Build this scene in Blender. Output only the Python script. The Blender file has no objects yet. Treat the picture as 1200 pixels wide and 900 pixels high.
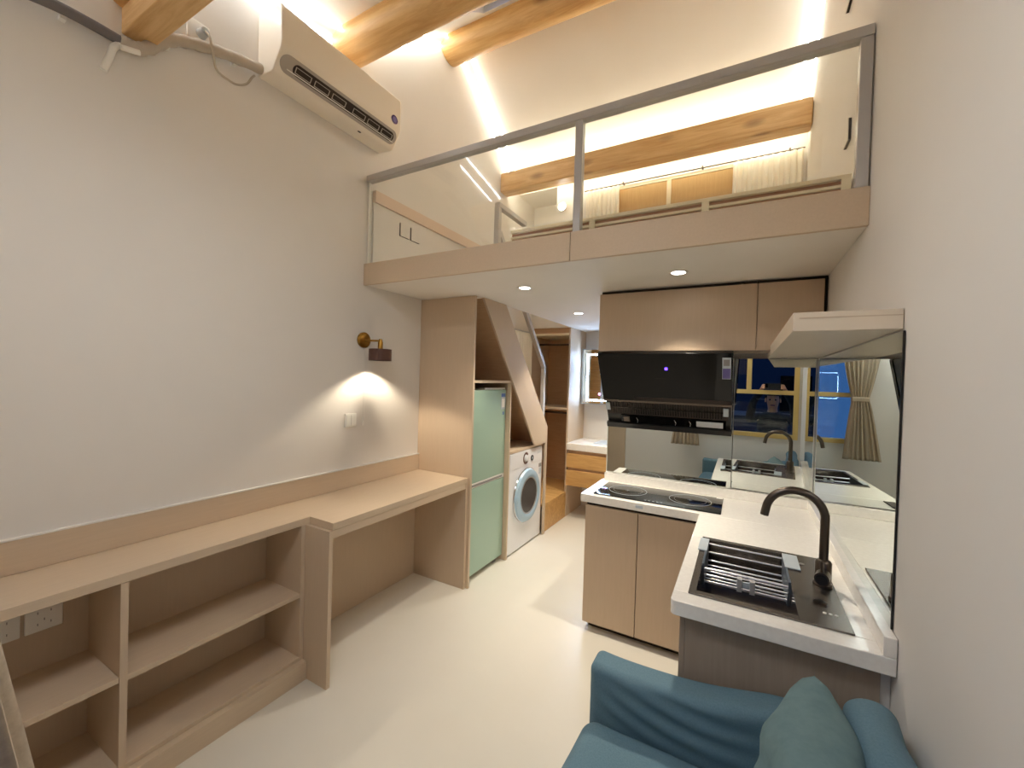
import bpy, bmesh, math, random
from mathutils import Vector, Matrix
random.seed(7)
PI = math.pi
SC = bpy.context.scene
COL = SC.collection

# ------------------------------------------------------------------ materials
def srgb(r, g, b):
    def c(v):
        v /= 255.0
        return v/12.92 if v <= 0.04045 else ((v+0.055)/1.055)**2.4
    return (c(r), c(g), c(b), 1.0)

def mat(name, col, rough=0.5, metal=0.0, spec=0.5, coat=0.0, emit=None, estr=0.0):
    m = bpy.data.materials.new(name); m.use_nodes = True
    b = m.node_tree.nodes['Principled BSDF']
    b.inputs['Base Color'].default_value = col
    b.inputs['Roughness'].default_value = rough
    b.inputs['Metallic'].default_value = metal
    b.inputs['Specular IOR Level'].default_value = spec
    b.inputs['Coat Weight'].default_value = coat
    b.inputs['Coat Roughness'].default_value = 0.05
    if emit:
        b.inputs['Emission Color'].default_value = emit
        b.inputs['Emission Strength'].default_value = estr
    return m

def grain(m, c1, c2, scale=(1, 1, 1), noise=8.0, detail=6.0, bump=0.0, rough_in=0.6, lo=0.3, hi=0.7, bdist=0.001):
    nt = m.node_tree; N = nt.nodes; L = nt.links; b = N['Principled BSDF']
    tc = N.new('ShaderNodeTexCoord'); mp = N.new('ShaderNodeMapping')
    mp.inputs['Scale'].default_value = scale
    L.new(tc.outputs['Object'], mp.inputs['Vector'])
    no = N.new('ShaderNodeTexNoise'); no.inputs['Scale'].default_value = noise
    no.inputs['Detail'].default_value = detail; no.inputs['Roughness'].default_value = rough_in
    L.new(mp.outputs['Vector'], no.inputs['Vector'])
    cr = N.new('ShaderNodeValToRGB')
    cr.color_ramp.elements[0].position = lo; cr.color_ramp.elements[0].color = c1
    cr.color_ramp.elements[1].position = hi; cr.color_ramp.elements[1].color = c2
    L.new(no.outputs['Fac'], cr.inputs['Fac'])
    L.new(cr.outputs['Color'], b.inputs['Base Color'])
    if bump:
        bp = N.new('ShaderNodeBump'); bp.inputs['Strength'].default_value = bump
        bp.inputs['Distance'].default_value = bdist
        L.new(no.outputs['Fac'], bp.inputs['Height']); L.new(bp.outputs['Normal'], b.inputs['Normal'])
    return m, no, cr, mp

def wood(name, c1, c2, dark, axis='x', rough=0.45, knots=True):
    m = mat(name, c1, rough)
    sc = {'x': (0.6, 7, 7), 'y': (7, 0.6, 7), 'z': (7, 7, 0.6)}[axis]
    m, no, cr, mp = grain(m, c1, c2, sc, 4.2, 9.0, 0.15, 0.68, 0.38, 0.64)
    no.inputs['Distortion'].default_value = 0.6
    if knots:
        nt = m.node_tree; N = nt.nodes; L = nt.links; b = N['Principled BSDF']
        mp2 = N.new('ShaderNodeMapping')
        mp2.inputs['Scale'].default_value = {'x': (2.6, 6, 6), 'y': (6, 2.6, 6), 'z': (6, 6, 2.6)}[axis]
        L.new(mp.inputs['Vector'].links[0].from_socket, mp2.inputs['Vector'])
        vo = N.new('ShaderNodeTexVoronoi'); vo.inputs['Scale'].default_value = 1.0
        L.new(mp2.outputs['Vector'], vo.inputs['Vector'])
        r2 = N.new('ShaderNodeValToRGB')
        r2.color_ramp.elements[0].position = 0.10; r2.color_ramp.elements[0].color = (0.75, 0.75, 0.75, 1)
        r2.color_ramp.elements[1].position = 0.27; r2.color_ramp.elements[1].color = (0, 0, 0, 1)
        L.new(vo.outputs['Distance'], r2.inputs['Fac'])
        mx = N.new('ShaderNodeMix'); mx.data_type = 'RGBA'
        L.new(r2.outputs['Color'], mx.inputs[0])
        L.new(cr.outputs['Color'], mx.inputs[6]); mx.inputs[7].default_value = dark
        L.new(mx.outputs[2], b.inputs['Base Color'])
    return m

def glass(name, tint, refl=0.08, rough=0.0):
    m = bpy.data.materials.new(name); m.use_nodes = True
    nt = m.node_tree; N = nt.nodes; L = nt.links
    N.remove(N['Principled BSDF']); out = N['Material Output']
    t = N.new('ShaderNodeBsdfTransparent'); t.inputs['Color'].default_value = tint
    g = N.new('ShaderNodeBsdfGlossy'); g.inputs['Roughness'].default_value = rough
    lw = N.new('ShaderNodeLayerWeight'); lw.inputs['Blend'].default_value = 0.5
    pw = N.new('ShaderNodeMath'); pw.operation = 'POWER'; pw.inputs[1].default_value = 5.0
    ma = N.new('ShaderNodeMath'); ma.operation = 'MULTIPLY_ADD'; ma.inputs[1].default_value = 0.9; ma.inputs[2].default_value = refl/2
    L.new(lw.outputs['Facing'], pw.inputs[0]); L.new(pw.outputs[0], ma.inputs[0])
    mx = N.new('ShaderNodeMixShader')
    L.new(ma.outputs[0], mx.inputs['Fac'])
    L.new(t.outputs['BSDF'], mx.inputs[1]); L.new(g.outputs['BSDF'], mx.inputs[2])
    L.new(mx.outputs['Shader'], out.inputs['Surface'])
    return m

def emis(name, col, s):
    m = bpy.data.materials.new(name); m.use_nodes = True
    nt = m.node_tree; N = nt.nodes
    N.remove(N['Principled BSDF'])
    e = N.new('ShaderNodeEmission'); e.inputs['Color'].default_value = col; e.inputs['Strength'].default_value = s
    nt.links.new(e.outputs['Emission'], N['Material Output'].inputs['Surface'])
    return m

M = {}
M['wall'] = mat('wall_paint', srgb(226, 220, 210), 0.7, spec=0.25)
grain(M['wall'], srgb(227, 223, 217), srgb(231, 227, 221), (1, 1, 1), 1.6, 3, 0.04)
M['ceil'] = mat('ceiling_paint', srgb(232, 226, 214), 0.7, spec=0.25)
grain(M['ceil'], srgb(233, 229, 222), srgb(237, 233, 227), (1, 1, 1), 1.6, 3, 0.03)
M['floor'] = mat('floor_vinyl', srgb(214, 205, 186), 0.28, spec=0.4)
grain(M['floor'], srgb(211, 206, 194), srgb(217, 212, 201), (1, 1, 1), 1.1, 5, 0.02)
M['taupe'] = mat('taupe_laminate', srgb(196, 168, 142), 0.5, spec=0.3)
grain(M['taupe'], srgb(200, 180, 156), srgb(204, 184, 160), (40, 40, 2.2), 3.0, 4, 0.05)
M['taupe_h'] = mat('taupe_laminate_horizontal', srgb(200, 172, 146), 0.5, spec=0.3)
grain(M['taupe_h'], srgb(203, 183, 158), srgb(208, 188, 163), (40, 2.2, 40), 3.0, 4, 0.05)
M['taupe_k'] = mat('kitchen_taupe_laminate', srgb(184, 155, 129), 0.42, spec=0.35)
grain(M['taupe_k'], srgb(193, 171, 146), srgb(197, 175, 150), (30, 30, 2), 3.0, 4, 0.03)
M['grey_taupe'] = mat('grey_taupe_end_panel', srgb(160, 142, 126), 0.4, spec=0.35)
grain(M['grey_taupe'], srgb(156, 139, 124), srgb(164, 147, 131), (30, 30, 2), 3.0, 4, 0.03)
M['gap'] = mat('dark_recess', srgb(52, 42, 36), 0.8)
M['brown'] = mat('brown_board', srgb(150, 105, 66), 0.55)
grain(M['brown'], srgb(186, 152, 118), srgb(198, 164, 130), (3, 30, 30), 2.5, 5, 0.04)
M['redbrown'] = mat('red_brown_board', srgb(168, 118, 84), 0.55)
M['tan'] = mat('tan_board', srgb(196, 158, 104), 0.6)
grain(M['tan'], srgb(190, 152, 98), srgb(202, 165, 112), (30, 30, 2), 2.5, 5, 0.04)
M['cream'] = mat('cream_board', srgb(226, 208, 170), 0.5)
grain(M['cream'], srgb(236, 222, 190), srgb(242, 229, 200), (3, 30, 30), 2.5, 5, 0.03)
M['oak'] = wood('oak_veneer', srgb(206, 164, 104), srgb(184, 140, 82), srgb(150, 105, 60), 'x', 0.42, False)
M['log'] = wood('pine_log', srgb(230, 192, 130), srgb(208, 160, 98), srgb(120, 76, 40), 'x', 0.4, True)
M['beamw'] = wood('pine_beam', srgb(226, 190, 134), srgb(202, 156, 98), srgb(118, 78, 46), 'x', 0.45, True)
M['quartz'] = mat('white_quartz', srgb(238, 234, 228), 0.18, spec=0.5)
grain(M['quartz'], srgb(234, 230, 224), srgb(241, 238, 232), (1, 1, 1), 60, 3)
M['mirror'] = mat('mirror_silver', (0.80, 0.85, 0.82, 1), 0.005, metal=1.0)
M['medge'] = mat('mirror_edge', srgb(225, 232, 228), 0.2)
M['glass'] = glass('clear_glass', (0.97, 0.98, 0.97, 1))
M['pane'] = glass('window_glass', (0.93, 0.96, 0.97, 1))
M['steel_grey'] = mat('grey_painted_steel', srgb(190, 188, 187), 0.35)
M['black_glass'] = mat('black_glass', srgb(14, 13, 13), 0.07, spec=0.2)
M['black'] = mat('black_plastic', srgb(22, 21, 21), 0.35)
M['dark_steel'] = mat('dark_steel', srgb(62, 58, 54), 0.22, metal=0.9)
M['gun'] = mat('gunmetal', srgb(98, 88, 80), 0.28, metal=0.9)
M['chrome'] = mat('chrome', srgb(215, 215, 218), 0.12, metal=1.0)
M['wire'] = mat('bright_steel_wire', srgb(225, 226, 230), 0.3, metal=0.55)
M['white_pl'] = mat('white_plastic', srgb(238, 236, 230), 0.3)
M['ac_white'] = mat('ac_cream_plastic', srgb(240, 231, 215), 0.3)
M['white_metal'] = mat('white_enamel', srgb(232, 234, 238), 0.25, coat=0.2)
M['mint'] = mat('mint_green_fridge', srgb(160, 188, 171), 0.3, spec=0.5)
M['grey_pl'] = mat('grey_plastic', srgb(140, 138, 136), 0.4)
M['lgrey_pl'] = mat('light_grey_plastic', srgb(186, 196, 204), 0.35)
M['paleblue'] = mat('pale_blue_plastic', srgb(168, 196, 216), 0.25)
M['brass'] = mat('aged_brass', srgb(170, 130, 62), 0.28, metal=1.0)
M['shade'] = mat('brown_leather_shade', srgb(88, 56, 46), 0.5)
M['shade_in'] = mat('shade_lining', srgb(240, 232, 215), 0.6)
M['gold'] = mat('gold_aluminium', srgb(222, 192, 122), 0.4, metal=0.2)
M['curtain_w'] = mat('white_curtain', srgb(244, 238, 222), 0.85)
M['curtain_g'] = mat('taupe_curtain', srgb(158, 142, 120), 0.9)
grain(M['curtain_g'], srgb(178, 161, 138), srgb(194, 177, 153), (1, 1, 1), 120, 3, 0.2)
M['curtain_grey'] = mat('grey_curtain', srgb(168, 158, 146), 0.9)
grain(M['curtain_grey'], srgb(158, 149, 138), srgb(178, 168, 155), (1, 1, 1), 150, 3, 0.2)
M['teal'] = mat('teal_fabric', srgb(84, 122, 138), 0.75, spec=0.3)
grain(M['teal'], srgb(94, 124, 140), srgb(106, 136, 150), (1, 1, 1), 220, 3, 0.12)
M['teal2'] = mat('teal_velvet', srgb(96, 128, 134), 0.8, spec=0.3)
grain(M['teal2'], srgb(102, 128, 133), srgb(114, 140, 144), (1, 1, 1), 30, 4, 0.1)
M['pipe_w'] = mat('pipe_wrap', srgb(190, 180, 166), 0.7)
M['cord'] = mat('grey_cord', srgb(188, 178, 162), 0.5)
M['pipe_g'] = mat('pipe_foam', srgb(118, 112, 112), 0.8)
M['dusk'] = mat('dusk_wall', srgb(40, 50, 66), 0.8)
M['violet'] = mat('violet_ink', srgb(96, 84, 150), 0.4)
M['bluelab'] = mat('blue_ink', srgb(88, 120, 180), 0.4)
M['badge'] = mat('badge_purple', srgb(70, 50, 110), 0.25, coat=0.5)
M['louvre'] = mat('louvre_plastic', srgb(186, 178, 168), .4)
M['led_alu'] = mat('led_aluminium', srgb(206, 206, 206), 0.6)
M['led'] = emis('led_cool_white', (0.96, 0.98, 1.0, 1), 6.2)
M['led_loft'] = emis('led_loft_white', (1.0, 0.965, 0.87, 1), 7.0)
M['led_warm'] = emis('led_warm_white', (1.0, 0.93, 0.72, 1), 5.5)
M['downl'] = emis('downlight_diffuser', (1.0, 0.95, 0.86, 1), 12.0)
M['bulb'] = emis('bulb_glow', (1.0, 0.88, 0.68, 1), 20.0)
M['mled'] = emis('mirror_led', (0.45, 0.66, 1.0, 1), 22.0)
M['uv'] = emis('indicator_blue', (0.12, 0.05, 1.0, 1), 1.6)
M['pink'] = emis('indicator_pink', (0.9, 0.3, 1.0, 1), 3.0)
M['skin'] = mat('skin', srgb(205, 158, 130), 0.5)
M['cloth'] = mat('dark_clothing', srgb(34, 36, 44), 0.85)
M['trouser'] = mat('dark_trousers', srgb(44, 46, 56), 0.85)
M['hair'] = mat('black_hair', srgb(22, 20, 20), 0.5)

# ------------------------------------------------------------------ mesh helpers
ORG = {}
class MB:
    def __init__(s): s.v = []; s.f = []; s.sm = []
    def add(s, vs, fs, smooth=False):
        o = len(s.v); s.v += [tuple(v) for v in vs]
        for f in fs: s.f.append([o+i for i in f]); s.sm.append(smooth)
        return s
    def box(s, x0, x1, y0, y1, z0, z1):
        v = [(x, y, z) for x in (x0, x1) for y in (y0, y1) for z in (z0, z1)]
        return s.add(v, [(0, 1, 3, 2), (4, 6, 7, 5), (0, 4, 5, 1), (2, 3, 7, 6), (0, 2, 6, 4), (1, 5, 7, 3)])
    def prism(s, poly, ax, a0, a1, smooth=False):
        n = len(poly)
        def P(p, a):
            if ax == 'x': return (a, p[0], p[1])
            if ax == 'y': return (p[0], a, p[1])
            return (p[0], p[1], a)
        v = [P(p, a0) for p in poly] + [P(p, a1) for p in poly]
        s.add(v, [list(range(n))[::-1], list(range(n, 2*n))])
        o = len(s.v)-2*n
        for i in range(n):
            j = (i+1) % n
            s.f.append([o+i, o+j, o+n+j, o+n+i]); s.sm.append(smooth)
        return s
    def tube(s, pts, r, n=12, cap=True):
        pts = [Vector(p) for p in pts]; k = len(pts)
        rs = r if isinstance(r, (list, tuple)) else [r]*k
        rings = []; up = None
        for i, p in enumerate(pts):
            t = (pts[min(i+1, k-1)]-pts[max(i-1, 0)]).normalized()
            if up is None:
                a = Vector((0, 0, 1)) if abs(t.z) < 0.9 else Vector((1, 0, 0))
                up = (a - t*a.dot(t)).normalized()
            else:
                up = (up - t*up.dot(t)).normalized()
            w = t.cross(up)
            rings.append([p+(up*math.cos(2*PI*q/n)+w*math.sin(2*PI*q/n))*rs[i] for q in range(n)])
        v = [q for rg in rings for q in rg]; f = []
        for i in range(k-1):
            for q in range(n):
                f.append((i*n+q, i*n+(q+1) % n, (i+1)*n+(q+1) % n, (i+1)*n+q))
        s.add(v, f, True)
        if cap:
            o = len(s.v)-len(v)
            s.f.append([o+q for q in range(n)][::-1]); s.sm.append(False)
            s.f.append([o+(k-1)*n+q for q in range(n)]); s.sm.append(False)
        return s
    def lathe(s, prof, c, axis='z', n=28):
        c = Vector(c); v = []; f = []
        for (r, h) in prof:
            for q in range(n):
                a = 2*PI*q/n; x, y = r*math.cos(a), r*math.sin(a)
                p = {'z': (x, y, h), 'x': (h, x, y), 'y': (x, h, y)}[axis]
                v.append(c+Vector(p))
        k = len(prof)
        for i in range(k-1):
            for q in range(n):
                f.append((i*n+q, i*n+(q+1) % n, (i+1)*n+(q+1) % n, (i+1)*n+q))
        s.add(v, f, True)
        o = len(s.v)-len(v)
        if prof[0][0] > 1e-6: s.f.append([o+q for q in range(n)]); s.sm.append(False)
        if prof[-1][0] > 1e-6: s.f.append([o+(k-1)*n+q for q in range(n)]); s.sm.append(False)
        return s
    def ring(s, c, axis, R, r, n=32, m=8):
        c = Vector(c); v = []; f = []
        for q in range(n):
            a = 2*PI*q/n
            for w in range(m):
                b = 2*PI*w/m; rr = R+r*math.cos(b); h = r*math.sin(b)
                x, y = rr*math.cos(a), rr*math.sin(a)
                v.append(c+Vector({'z': (x, y, h), 'x': (h, x, y), 'y': (x, h, y)}[axis]))
        for q in range(n):
            for w in range(m):
                f.append((q*m+w, q*m+(w+1) % m, ((q+1) % n)*m+(w+1) % m, ((q+1) % n)*m+w))
        return s.add(v, f, True)
    def grid(s, fn, nu, nv, thick=0.0):
        v = [fn(i/nu, j/nv) for i in range(nu+1) for j in range(nv+1)]; f = []
        for i in range(nu):
            for j in range(nv):
                a = i*(nv+1)+j; f.append((a, a+1, a+nv+2, a+nv+1))
        return s.add(v, f, True)
    def rbox(s, x0, x1, y0, y1, z0, z1, r, seg=4, cuts=0, fn=None):
        """box with truly rounded edges, subdivided so that fn can bend it"""
        lo = Vector((min(x0, x1), min(y0, y1), min(z0, z1))); hi = Vector((max(x0, x1), max(y0, y1), max(z0, z1)))
        r = min(r, min(hi-lo)*.499)
        ax = []
        for i in range(3):
            c = [lo[i]+r*(1-math.tan(PI/4*(1-k/seg))) for k in range(seg)]
            n = max(1, cuts+1) if (hi[i]-lo[i]) > 2.2*r else 1
            m = [lo[i]+r+(hi[i]-lo[i]-2*r)*k/n for k in range(n+1)]
            ax.append(c+m+[lo[i]+hi[i]-q for q in reversed(c)])
        idx = {}; vs = []; fs = []
        def V(p):
            k = (round(p[0], 6), round(p[1], 6), round(p[2], 6))
            if k not in idx:
                P = Vector(p); c = Vector([min(max(P[i], lo[i]+r), hi[i]-r) for i in range(3)]); d = P-c
                if d.length > 1e-9: P = c+d.normalized()*r
                if fn: P = fn(P)
                idx[k] = len(vs); vs.append(P[:])
            return idx[k]
        for i in range(3):
            j, k = (i+1) % 3, (i+2) % 3
            for e in (lo[i], hi[i]):
                for a in range(len(ax[j])-1):
                    for b in range(len(ax[k])-1):
                        q = []
                        for (da, db) in ((0, 0), (1, 0), (1, 1), (0, 1)):
                            p = [0, 0, 0]; p[i] = e; p[j] = ax[j][a+da]; p[k] = ax[k][b+db]; q.append(V(p))
                        if e == lo[i]: q.reverse()
                        fs.append(q)
        return s.add(vs, fs, True)
    def build(s, name, m, parent=None, bevel=0.0, org=None, recalc=True, solid=0.0, subd=0):
        o0 = ORG[parent.name] if parent else Vector(org if org else (0, 0, 0))
        me = bpy.data.meshes.new(name)
        me.from_pydata([tuple(Vector(v)-o0) for v in s.v], [], s.f)
        me.polygons.foreach_set('use_smooth', [True]*len(me.polygons) if bevel else s.sm)
        if recalc:
            bm = bmesh.new(); bm.from_mesh(me)
            bmesh.ops.recalc_face_normals(bm, faces=bm.faces[:]); bm.to_mesh(me); bm.free()
        me.materials.append(m)
        me.set_sharp_from_angle(angle=math.radians(38))
        ob = bpy.data.objects.new(name, me); COL.objects.link(ob)
        if parent: ob.parent = parent
        else: ob.location = o0
        ORG[ob.name] = o0
        if bevel:
            b = ob.modifiers.new('bevel', 'BEVEL'); b.width = bevel; b.segments = 2
            b.limit_method = 'ANGLE'; b.angle_limit = math.radians(50); b.harden_normals = True
        if solid:
            q = ob.modifiers.new('solid', 'SOLIDIFY'); q.thickness = solid; q.offset = 0
        if subd:
            q = ob.modifiers.new('sub', 'SUBSURF'); q.levels = subd; q.render_levels = subd
        return ob

def tag(o, label=None, cat=None, group=None, kind=None):
    if label: o['label'] = label
    if cat: o['category'] = cat
    if group: o['group'] = group
    if kind: o['kind'] = kind
    return o

def thing(name, label, cat, loc=(0, 0, 0), group=None):
    o = bpy.data.objects.new(name, None); COL.objects.link(o)
    o.location = loc; o.empty_display_size = 0.05
    ORG[o.name] = Vector(loc)
    return tag(o, label, cat, group)

def struct(name, mb, m, bevel=0.0):
    return tag(mb.build(name, m, None, bevel), kind='structure')

def B(*a): return MB().box(*a)

def dup(root, loc, label=None):
    r = root.copy(); COL.objects.link(r); r.location = loc
    if label: r['label'] = label
    for ch in list(root.children):
        c = ch.copy(); COL.objects.link(c); c.parent = r
        for g in list(ch.children):
            d = g.copy(); COL.objects.link(d); d.parent = c
    return r

# ------------------------------------------------------------------ room dimensions (metres, camera above x=y=0)
XL, XR = -2.147, 0.363
YR, YB = -0.06, 4.75          # rear wall, far nook wall
SOF, LOFT = 2.07, 2.198      # underside and top of the loft
YF = 1.854                   # loft fascia
YK = 2.845                   # partition behind the hob mirror
YU = 3.78                    # back wall of the loft
def roof(y):
    if y < 1.65: return 3.50-0.22*(1.65-y)
    if y < 2.75: return 3.50+0.709*(y-1.65)
    return 4.28-0.713*(y-2.75)

struct('floor', B(XL-.1, XR+.1, YR-.1, YB+.1, -.1, 0), M['floor'])
side = [(YR-.1, 0), (YB+.1, 0), (YB+.1, 3.60), (YU+.1, 3.60), (YU+.1, roof(YU)+.05), (2.75, 4.36), (1.65, 3.58), (YR-.1, 3.21)]
struct('wall_left', MB().prism(side, 'x', XL-.1, XL), M['wall'])
struct('wall_right', MB().prism(side, 'x', XR, XR+.1), M['wall'])
# rear wall with a window opening
WX0, WX1, WZ0, WZ1 = -0.66, 0.335, 0.885, 2.0
rw = MB()
rw.box(XL, WX0, YR-.1, YR, 0, 3.13); rw.box(WX1, XR, YR-.1, YR, 0, 3.13)
rw.box(WX0, WX1, YR-.1, YR, 0, WZ0); rw.box(WX0, WX1, YR-.1, YR, WZ1, 3.13)
struct('wall_rear', rw, M['wall'])
struct('wall_back', B(XL, XR, YB, YB+.1, 0, 2.42), M['wall'])
lw = MB(); lw.box(-1.66, XR, YU, YU+.1, LOFT, roof(YU)+.03); lw.box(-1.66, -1.60, YU+.1, 4.26, LOFT, 3.5); lw.box(XL, -1.60, 4.26, 4.36, LOFT, 3.5)
struct('wall_back_loft', lw, M['wall'])
struct('wall_kitchen', B(-.815, XR, YK, YK+.10, 0, SOF), M['wall'])
# roof planes; the steep one has a skylight hole
SX0, SX1, SY0, SY1 = -1.69, -.75, 2.17, 2.46
def slab(mb, y0, y1, x0=XL, x1=XR):
    mb.prism([(y0, roof(y0)), (y1, roof(y1)), (y1, roof(y1)+.12), (y0, roof(y0)+.12)], 'x', x0, x1)
cb = MB()
slab(cb, YR-.1, 1.65); slab(cb, 1.65, SY0); slab(cb, SY0, SY1, XL, SX0); slab(cb, SY0, SY1, SX1, XR); slab(cb, SY1, 2.75)
cb.prism([(2.75, roof(2.75)), (YU+.1, roof(YU+.1)), (YU+.1, roof(YU+.1)+.12), (2.75, roof(2.75)+.12)], 'x', XL, XR)
cb.box(XL, -1.60, YU+.1, 4.36, 3.44, 3.54)
struct('ceiling', cb, M['ceil'])
# loft slab with the stair opening
XO = -1.66
fl = MB()
fl.box(XL, XR, YF+.02, 2.47, SOF, LOFT); fl.box(XO, XR, 2.47, YB, SOF, LOFT)
fl.box(XL, XO, 4.25, YB, SOF, LOFT)
struct('floor_loft', fl, M['ceil'])
fa = MB(); fa.box(XL+.001, -.742, YF, YF+.02, SOF-.004, LOFT+.004); fa.box(-.739, XR-.001, YF, YF+.02, SOF-.004, LOFT+.004)
struct('trim_1', fa, M['taupe_h'], 0.0015)
tr = B(XL+.001, XL+.03, YF+.06, 3.20, 2.615, 2.69)
struct('trim_2', tr, mat('ledge_trim', srgb(222, 200, 180), .55))
struct('trim_3', B(XL+.001, XL+.014, YF+.06, 3.20, LOFT, 2.615), M['wall'])

# ------------------------------------------------------------------ rear window and skylight
w = tag(bpy.data.objects.new('window_1', None), kind='structure'); COL.objects.link(w); ORG[w.name] = Vector((0, 0, 0))
fr = MB(); t = .05; y0, y1 = YR-.07, YR+.015
fr.box(WX0, WX1, y0, y1, WZ0, WZ0+t); fr.box(WX0, WX1, y0, y1, WZ1-t, WZ1)
fr.box(WX0, WX0+t, y0, y1, WZ0+t, WZ1-t); fr.box(WX1-t, WX1, y0, y1, WZ0+t, WZ1-t)
fr.build('window_frame', M['gold'], w, .003)
tm = MB(); tm.box(WX0+t, WX1-t, y0, y1, 1.395, 1.445); tm.box(-.19, -.14, y0, y1, 1.445, WZ1-t)
tm.build('mullion', M['gold'], w, .003)
B(WX0+t, WX1-t, YR-.045, YR-.039, WZ0+t, 1.395).build('pane', M['pane'], w)
B(WX0+t, -.19, YR-.045, YR-.039, 1.445, WZ1-t).build('pane', M['pane'], w)
w2 = tag(bpy.data.objects.new('window_2', None), kind='structure'); COL.objects.link(w2); ORG[w2.name] = Vector((0, 0, 0))
def sl(mb, x0, x1, ya, yb, d0, d1):
    mb.prism([(ya, roof(ya)+d0), (yb, roof(yb)+d0), (yb, roof(yb)+d1), (ya, roof(ya)+d1)], 'x', x0, x1)
f2 = MB(); sl(f2, SX0, SX1, SY0, SY0+.03, .06, .13); sl(f2, SX0, SX1, SY1-.03, SY1, .06, .13)
sl(f2, SX0, SX0+.03, SY0+.03, SY1-.03, .06, .13); sl(f2, SX1-.03, SX1, SY0+.03, SY1-.03, .06, .13)
f2.build('window_frame', M['white_pl'], w2)
f3 = MB(); sl(f3, SX0+.03, SX1-.03, SY0+.03, SY1-.03, .10, .106); f3.build('pane', M['pane'], w2)

d1 = tag(bpy.data.objects.new('door_1', None), kind='structure'); COL.objects.link(d1); ORG[d1.name] = Vector((0, 0, 0))
B(-1.98, -1.375, YR+.001, YR+.04, .005, 2.05).build('door_leaf', M['taupe'], d1, .002)
B(-1.49, -1.475, YR+.0405, YR+.07, .93, 1.16).build('door_handle', M['black'], d1, .002)
struct('ground', B(-6, 6, -9, YR-.1, -.12, -.02), M['dusk'])

# dark house outside, seen only through the mirror and the window
nb = thing('neighbour_house', 'dark low house outside behind the gold framed rear window', 'house', (.6, -4.6, -.02))
B(-.95, 2.6, -5.6, -4.2, -.02, 2.75).build('wall', M['dusk'], nb)
MB().prism([(-5.8, 2.75), (-4.0, 2.75), (-4.9, 3.3)], 'x', -1.1, 2.75).build('roof', M['gap'], nb)
B(.1, .7, -4.2, -4.17, 1.0, 1.7).build('window', M['black_glass'], nb)
B(-.96, 2.6, -4.2, -4.12, .86, .95).build('ledge', M['grey_pl'], nb)

# ------------------------------------------------------------------ roof timbers
def logbar(name, label, y, z, r, x0=XL+.004, x1=XR-.004):
    mb = MB(); n = 26; k = 40; pts = []; rs = []
    v = []; f = []
    for i in range(k+1):
        x = x0+(x1-x0)*i/k
        for q in range(n):
            a = 2*PI*q/n
            rr = r*(1+.035*math.sin(3*a+2.1*x+y)+.02*math.sin(5*x+y*7)+.02*math.sin(2*a-3*x))
            v.append((x, y+rr*math.cos(a)+.008*math.sin(2.2*x+y), z+rr*math.sin(a)))
    for i in range(k):
        for q in range(n): f.append((i*n+q, i*n+(q+1) % n, (i+1)*n+(q+1) % n, (i+1)*n+q))
    mb.add(v, f, True); mb.f.append(list(range(n))[::-1]); mb.sm.append(False)
    mb.f.append([k*n+q for q in range(n)]); mb.sm.append(False)
    return tag(mb.build(name, M['log'], None, org=(x0, y, z-r)), label, 'beam')
logbar('roof_log', 'round pine log under the ceiling just behind the air conditioner', 1.69, 3.45, .105)
logbar('roof_log', 'round knotty pine log along the roof ridge in front of the loft', 2.66, 4.115, .112)
bt = MB().rbox(XL+.004, XR-.004, .66, .755, 2.785, 2.885, .006, 2)
tag(bt.build('tie_beam', M['beamw'], None, org=(XL, .7, 2.785)), 'squared pine beam above the insulated pipe, nearest the viewer', 'beam')
logbar('roof_log', 'slim round log lying on top of the squared pine beam', .675, 2.958, .075)
bf = MB().rbox(XL+.004, XR-.004, 3.49, 3.62, 3.315, 3.50, .012, 3)
tag(bf.build('loft_beam', M['beamw'], None, org=(XL, 3.55, 3.315)), 'long squared pine beam glowing along the back of the loft', 'beam')

# ------------------------------------------------------------------ LED cove strips
def cove(name, label, xw, sx, ya, yb, led='led'):
    """corner moulding with one LED line on the ceiling and one on the wall"""
    a0, b0 = (ya, roof(ya)-.002), (yb, roof(yb)-.002)
    r = thing(name, label, 'led light', (xw+sx*.03, (ya+yb)/2, (a0[1]+b0[1])/2-.05))
    xa, xb = xw+sx*.001, xw+sx*.055
    m1 = MB()
    m1.add([(xa, a0[0], a0[1]-.055), (xa, b0[0], b0[1]-.055), (xb, b0[0], b0[1]), (xb, a0[0], a0[1]),
            (xa, a0[0], a0[1]), (xa, b0[0], b0[1])],
           [(0, 1, 2, 3), (0, 3, 4), (1, 5, 2), (0, 4, 5, 1), (3, 2, 5, 4)])
    m1.build('moulding', M['led_alu'], r)
    d1 = MB(); p0, p1 = min(xb, xb+sx*.012), max(xb, xb+sx*.012)
    d1.prism([(a0[0], a0[1]), (b0[0], b0[1]), (b0[0], b0[1]-.007), (a0[0], a0[1]-.007)], 'x', p0, p1)
    d1.build('ceiling_led_line', M[led], r)
    d2 = MB(); p0, p1 = min(xa, xa+sx*.007), max(xa, xa+sx*.007)
    d2.prism([(a0[0], a0[1]-.055), (b0[0], b0[1]-.055), (b0[0], b0[1]-.067), (a0[0], a0[1]-.067)], 'x', p0, p1)
    d2.build('wall_led_line', M[led], r)
    return r
cove('led_cove', 'glowing white led cove above the air conditioner on the left wall', XL, 1, YR+.02, 1.64)
cove('led_cove', 'glowing white led cove on the left wall between the two round logs', XL, 1, 1.67, 2.60, 'led_loft')
cove('led_cove', 'glowing white led cove down the left slope from ridge log to loft beam', XL, 1, 2.77, 3.74, 'led_loft')
cove('led_cove', 'white led cove on the right wall rising to the ridge', XR, -1, 1.67, 2.60, 'led_loft')
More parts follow.
